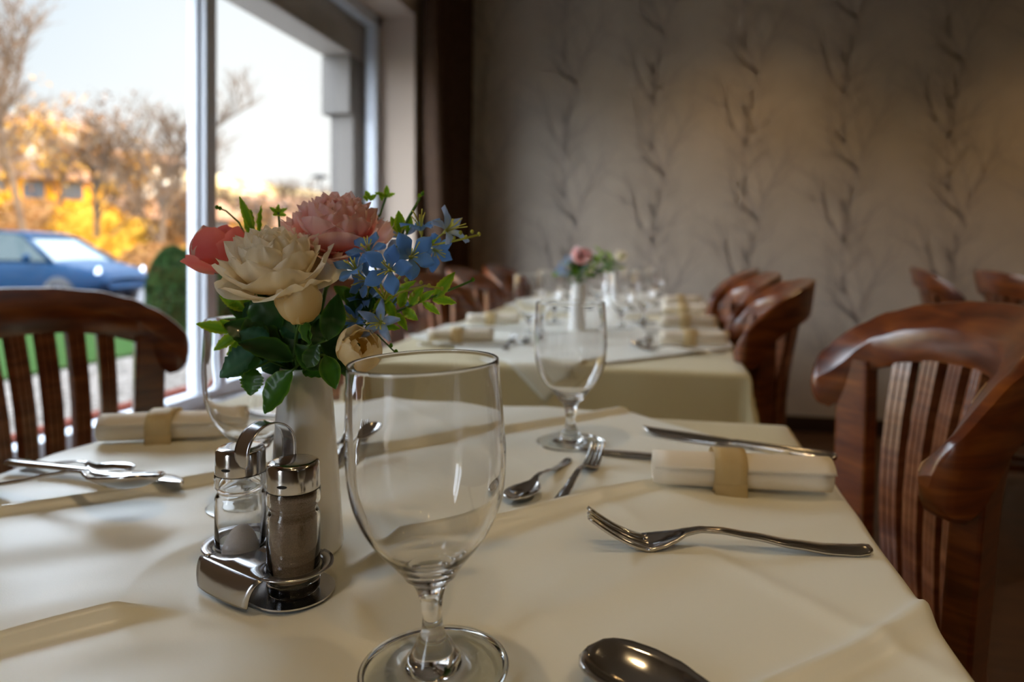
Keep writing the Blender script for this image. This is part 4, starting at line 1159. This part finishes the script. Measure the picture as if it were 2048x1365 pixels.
def W_(px, d, z=None):
    q = P(px, 504, d); q.z = hill_z(q.x, q.y) if q.x < -19 else GZ
    return q
def tree_mesh(H, seed, levels=4, spread=.55, r0=.12, n1=5):
    rr = random.Random(seed); mb = MB(); tips = []
    def br(p, d, L, r, lv):
        pts = [p]; q = p; dd = d.normalized(); n = 4
        for i in range(n):
            dd = (dd+Vector((rr.uniform(-1, 1), rr.uniform(-1, 1), rr.uniform(-.3, .6)))*.13).normalized()
            q = q+dd*L/n; pts.append(q)
        mb.tube(pts, [r*(1-.5*i/n) for i in range(n+1)], 4 if lv < levels else 6, cap=False)
        if lv == 0: tips.append(q); return
        k = 5 if lv < levels else n1+2
        for i in range(k):
            f = rr.uniform(.3, 1.0) if lv < levels else rr.uniform(.35, 1.0)
            s = pts[min(int(f*n), n)]
            side = Vector((rr.uniform(-1, 1), rr.uniform(-1, 1), rr.uniform(-.1, .5))).normalized()
            br(s, dd*(1-spread)+side*spread+Vector((0, 0, .12)), L*rr.uniform(.45, .68), max(r*.5, .014), lv-1)
    br(Vector((0, 0, 0)), Vector((0, 0, 1)), H*.60, r0, levels)
    return mb, tips
def leaf_cloud(mb, centers, n, rad_, s, seed, squash=.8):
    rr = random.Random(seed)
    for _ in range(n):
        c = rr.choice(centers); d = Vector((rr.gauss(0, 1), rr.gauss(0, 1), rr.gauss(0, squash)))*rad_*.5
        p = Vector(c)+d; u = Vector((rr.uniform(-1, 1), rr.uniform(-1, 1), rr.uniform(-1, 1))).normalized(); v = u.orthogonal().normalized()
        q = s*rr.uniform(.6, 1.3)
        mb.add([p+u*q, p+v*q*.6, p-u*q, p-v*q*.6], [(0, 1, 2, 3)])
    return mb
def tree(px, d, H, seed, label, leaf=None, nleaf=0, group=None, r0=.12, ls=.12, lr=1.0, levels=4):
    b = W_(px, d); o = empty('bare_tree' if not leaf else 'autumn_tree', b, R.random()*6, label, 'tree', group)
    mb, tips = tree_mesh(H, seed, levels, r0=r0); mb.build('branches', M['bark'], o)
    if leaf: 
        lc = leaf_cloud(MB(), tips, nleaf, lr, ls, seed)
        lc.build('foliage', M[leaf], o, smooth=False)
TG = 'trees on the slope outside the window'
tree(60, 24, 12.0, 1, 'tall bare tree outside at the left edge of the window', group=TG, r0=.13)
tree(-60, 20, 8.0, 12, 'bare tree outside partly cut off by the left edge of the photo', group=TG)
tree(200, 27, 7.0, 2, 'brown-leaved tree outside, above the car roof', 'brownl', 900, TG, ls=.10, lr=1.2)
tree(318, 25, 9.0, 3, 'tall fine-twigged bare tree outside left of the window mullion', group=TG)
tree(388, 31, 5.0, 4, 'brownish tree outside just behind the window mullion', 'brownl', 500, TG, ls=.11, lr=1.0)
tree(120, 41, 8.8, 5, 'golden tree outside behind the parked car', 'gold', 700, TG, ls=.13, lr=1.3)
tree(285, 38.5, 6.6, 6, 'golden tree outside on the slope, left of the bushy hedge', 'gold', 800, TG, ls=.13, lr=1.3)
tree(505, 33, 4.2, 7, 'small brown tree outside in the right window pane, left of the flowers', 'brownl', 300, TG, ls=.11)
tree(590, 42, 5.6, 8, 'thin bare tree outside in the right window pane behind the bouquet', group=TG)
tree(665, 45, 6.5, 9, 'faint bare tree outside near the right window frame', group=TG)
tree(5, 35, 7.6, 10, 'golden-tinged tree outside at the far left', 'gold', 500, TG, ls=.13, lr=1.2)
tree(470, 44, 5.0, 13, 'distant bare tree outside just right of the mullion', group=TG)
def bush(px, d, rx, rz, mt, label, n, ls, seed, name='shrub', group=None, cat='bush'):
    b = W_(px, d); o = empty(name, b, 0, label, cat, group); rr = random.Random(seed); mb = MB()
    for _ in range(n):
        a = rr.uniform(0, 2*PI); z = rr.uniform(-.3, 1); rr_ = math.sqrt(max(0, 1-max(z, 0)**2))*rr.uniform(.82, 1.03)
        p = Vector((math.cos(a)*rr_*rx, math.sin(a)*rr_*rx, max(.03, (z*.62+.38)*rz)))
        u = Vector((rr.uniform(-1, 1), rr.uniform(-1, 1), rr.uniform(-1, 1))).normalized(); v = u.orthogonal().normalized(); q = ls*rr.uniform(.6, 1.3)
        mb.add([p+u*q, p+v*q*.6, p-u*q, p-v*q*.6], [(0, 1, 2, 3)])
    prof = [(.001, 0), (rx*.7, 0), (rx*.78, rz*.35), (rx*.62, rz*.68), (rx*.34, rz*.82), (.001, rz*.88)]
    mb.lathe(prof, 16)
    mb.build('foliage', M[mt], o, smooth=False)
bush(345, 9.6, .34, 1.2, 'hedge', 'dark green clipped bush outside between the car and the mullion', 3500, .035, 1)
bush(408, 10.4, .42, 1.32, 'hedge', 'dark green clipped bush outside behind the window mullion', 3500, .035, 2)
bush(482, 10.8, .42, 1.2, 'hedge', 'dark bush outside hidden behind the coral flower', 3000, .035, 3)
GB = 'golden shrubs on the slope outside'
rr = random.Random(5)
ROWS = (('lowest', 25, ((15, 1.5, 1.6), (120, 1.7, 1.4), (225, 1.5, 1.6), (318, 1.6, 1.4), (395, 1.2, 1.3))), ('middle', 33, ((-30, 1.7, 2.2), (70, 2.0, 2.2), (180, 2.0, 2.6), (275, 1.9, 2.0), (352, 1.6, 2.4), (470, 2.0, 1.8), (560, 1.7, 1.5), (640, 1.7, 1.4))), ('uppermost', 51, ((135, 2.6, 3.0), (190, 2.4, 2.6), (350, 2.6, 2.6), (410, 2.2, 2.4), (500, 2.6, 2.2))))
ORD = ('first', 'second', 'third', 'fourth', 'fifth', 'sixth', 'seventh', 'eighth')
k = 0
for rn, d, its in ROWS:
    for q, (px, rx, rz) in enumerate(its):
        bush(px, d, rx, rz, 'gold' if k % 3 else 'brownl', '%s shrub on the slope outside, %s from the left in the %s row' % ('golden' if k % 3 else 'brown', ORD[q], rn), 800, .13, 60+k, group=GB); k += 1
def house(px, d, w_, dpt, h, mt, label, rot=0, floors=2, nwin=4, band=False):
    b = W_(px, d); b.z -= .6; o = empty('house', b, rot, label, 'house')
    MB().box((-w_/2, -dpt/2, 0), (w_/2, dpt/2, h)).build('wall', M[mt], o, smooth=False)
    mb = MB(); hw, hd_ = w_/2+.4, dpt/2+.4
    mb.add([(-hw, -hd_, h), (hw, -hd_, h), (hw, hd_, h), (-hw, hd_, h), (-hw*.8, 0, h+1.3), (hw*.8, 0, h+1.3)], [(0, 1, 5, 4), (2, 3, 4, 5), (1, 2, 5), (3, 0, 4), (0, 3, 2, 1)])
    mb.build('roof', M['roof'], o, smooth=False)
    for f in range(floors):
        for k in range(nwin):
            x = -w_/2+(k+.5)*w_/nwin; z = .9+f*h/floors*.95+.3
            MB().box((x-.55, -dpt/2-.04, z), (x+.55, -dpt/2+.05, z+1.1)).build('window', M['hwin'], o, smooth=False)
    return o
house(95, 66, 8, 5, 4.5, 'hwhite', 'white house high on the slope with a dark roof, above the car', rot=rad(55), nwin=3)
house(255, 58, 8, 5, 4.0, 'hwhite', 'pale house on the slope behind the golden trees', rot=rad(48), nwin=3)
house(20, 42, 8, 4, 2.4, 'hyellow', 'long low ochre building behind the parked car', rot=rad(55), floors=1, nwin=4)
house(335, 41, 7, 4, 2.2, 'hyellow', 'low orange building behind the bush', rot=rad(45), floors=1, nwin=4)
house(570, 60, 8, 5, 3.4, 'hwhite', 'pale house outside seen in the right pane behind the bouquet', rot=rad(35), nwin=3)
house(612, 48, 4, 3, 2.6, 'hyellow', 'small yellow building outside beside the pink peony', rot=rad(32), floors=1, nwin=2)
# street lamp
b = W_(640, 27); o = empty('street_lamp', b, 0, 'thin dark street lamp outside, its head just above the pink peony', 'street lamp')
hh = 3.95-b.z
MB().tube([(0, 0, 0), (0, 0, hh*.5), (0, 0, hh)], [.05, .04, .03], 8).build('pole', M['tyre'], o)
MB().lathe([(.02, hh-.12), (.10, hh-.05), (.34, hh+.0), (.30, hh+.07), (.02, hh+.13)], 20).build('lamp_head', M['tyre'], o)

# parked cars
def make_car():
    o = empty('car')
    # stations along x (front +x): half width, z profile of body belt, and roof
    def section(x, hw, zb, zbelt):
        zm = lerp(zb, zbelt, .55)
        return [(x, -hw*.90, zb), (x, -hw, zb+.12), (x, -hw*1.02, zm), (x, -hw*.97, zbelt), (x, -hw*.7, zbelt+.03), (x, 0, zbelt+.05), (x, hw*.7, zbelt+.03), (x, hw*.97, zbelt), (x, hw*1.02, zm), (x, hw, zb+.12), (x, hw*.90, zb), (x, 0, zb)]
    st = [(-2.05, .70, .42, .86), (-2.0, .80, .32, .95), (-1.7, .86, .25, .99), (-1.0, .88, .22, .98), (0, .88, .22, .97), (.75, .88, .22, .96), (1.15, .87, .24, .93), (1.55, .84, .27, .85), (1.9, .78, .32, .76), (2.05, .66, .40, .66), (2.1, .55, .44, .58)]
    mb = MB().grid([section(*s) for s in st], cv=True)
    n = 12; L = len(mb.v); mb.f.append(tuple(range(n))); mb.m.append(0); mb.f.append(tuple(range(L-n, L))[::-1]); mb.m.append(0)
    mb.build('body', M['carblue'], o, sub=1)
    def gh(x, hw, z): return [(x, -hw, z), (x, -hw*.5, z+.015), (x, hw*.5, z+.015), (x, hw, z)]
    low = [(-1.95, .76, .95), (-1.2, .82, .97), (-.3, .83, .97), (.5, .83, .96), (1.12, .80, .94)]
    hi_ = [(-1.72, .60, 1.36), (-1.2, .63, 1.46), (-.4, .64, 1.49), (.15, .63, 1.46), (.42, .60, 1.38)]
    def loop(l): return [(x, -hw, z) for x, hw, z in l]+[(x, hw, z) for x, hw, z in reversed(l)]
    a, b_ = loop(low), loop(hi_)
    MB().grid([a, b_], cv=True).build('window_band', M['carglass'], o, smooth=False)
    r_ = MB().grid([gh(x, hw, z) for x, hw, z in hi_]); r_.build('roof', M['carblue'], o, sol=.05)
    pil = MB()
    for i in (0, 1, 2, 3, 4):
        for s in (-1, 1):
            x0, w0, z0 = low[i]; x1, w1, z1 = hi_[i]
            if i == 3: continue
            pil.tube([(x0, s*w0*1.0, z0), (x1, s*w1*1.01, z1)], .045, 6)
    pil.build('pillar', M['carblue'], o)
    for s in (-1, 1):
        for x in (-1.28, 1.32):
            w1 = MB().lathe([(.20, -.10), (.31, -.10), (.33, -.06), (.33, .06), (.31, .10), (.20, .10)], 28)
            w1.xf(Matrix.Translation((x, s*.80, .33)) @ Matrix.Rotation(PI/2, 4, 'X')); ww = w1.build('wheel', M['tyre'], o)
            h1 = MB()
            h1.lathe([(.02, .095), (.06, .09), (.2, .06), (.21, .10)], 24); h1.lathe([(.02, -.095), (.06, -.09), (.2, -.06), (.21, -.10)], 24)
            h1.xf(Matrix.Translation((x, s*.80, .33)) @ Matrix.Rotation(PI/2, 4, 'X')); h1.build('hubcap', M['rim'], ww)
        MB().lathe([(.001, -.06), (.07, -.03), (.085, .02), (.03, .07), (.001, .075)], 14).xf(Matrix.Translation((.78, s*1.0, 1.0)) @ Matrix.Rotation(PI/2, 4, 'Y')).build('side_mirror', M['carblue'], o)
        MB().lathe([(.001, -.03), (.10, -.02), (.14, .02), (.001, .05)], 14, sy=.5).xf(Matrix.Translation((1.93, s*.60, .70)) @ Matrix.Rotation(PI/2, 4, 'Y')).build('headlight', M['lampg'], o)
    return o
car = make_car(); cp = W_(70, 13.6)
car.location = (cp.x, cp.y, GZ-.02); car.rotation_euler = (0, 0, YAW-rad(9)); car.scale = (1, 1, 1.02); tag(car, 'dark blue hatchback car parked outside the window, facing right', 'car')
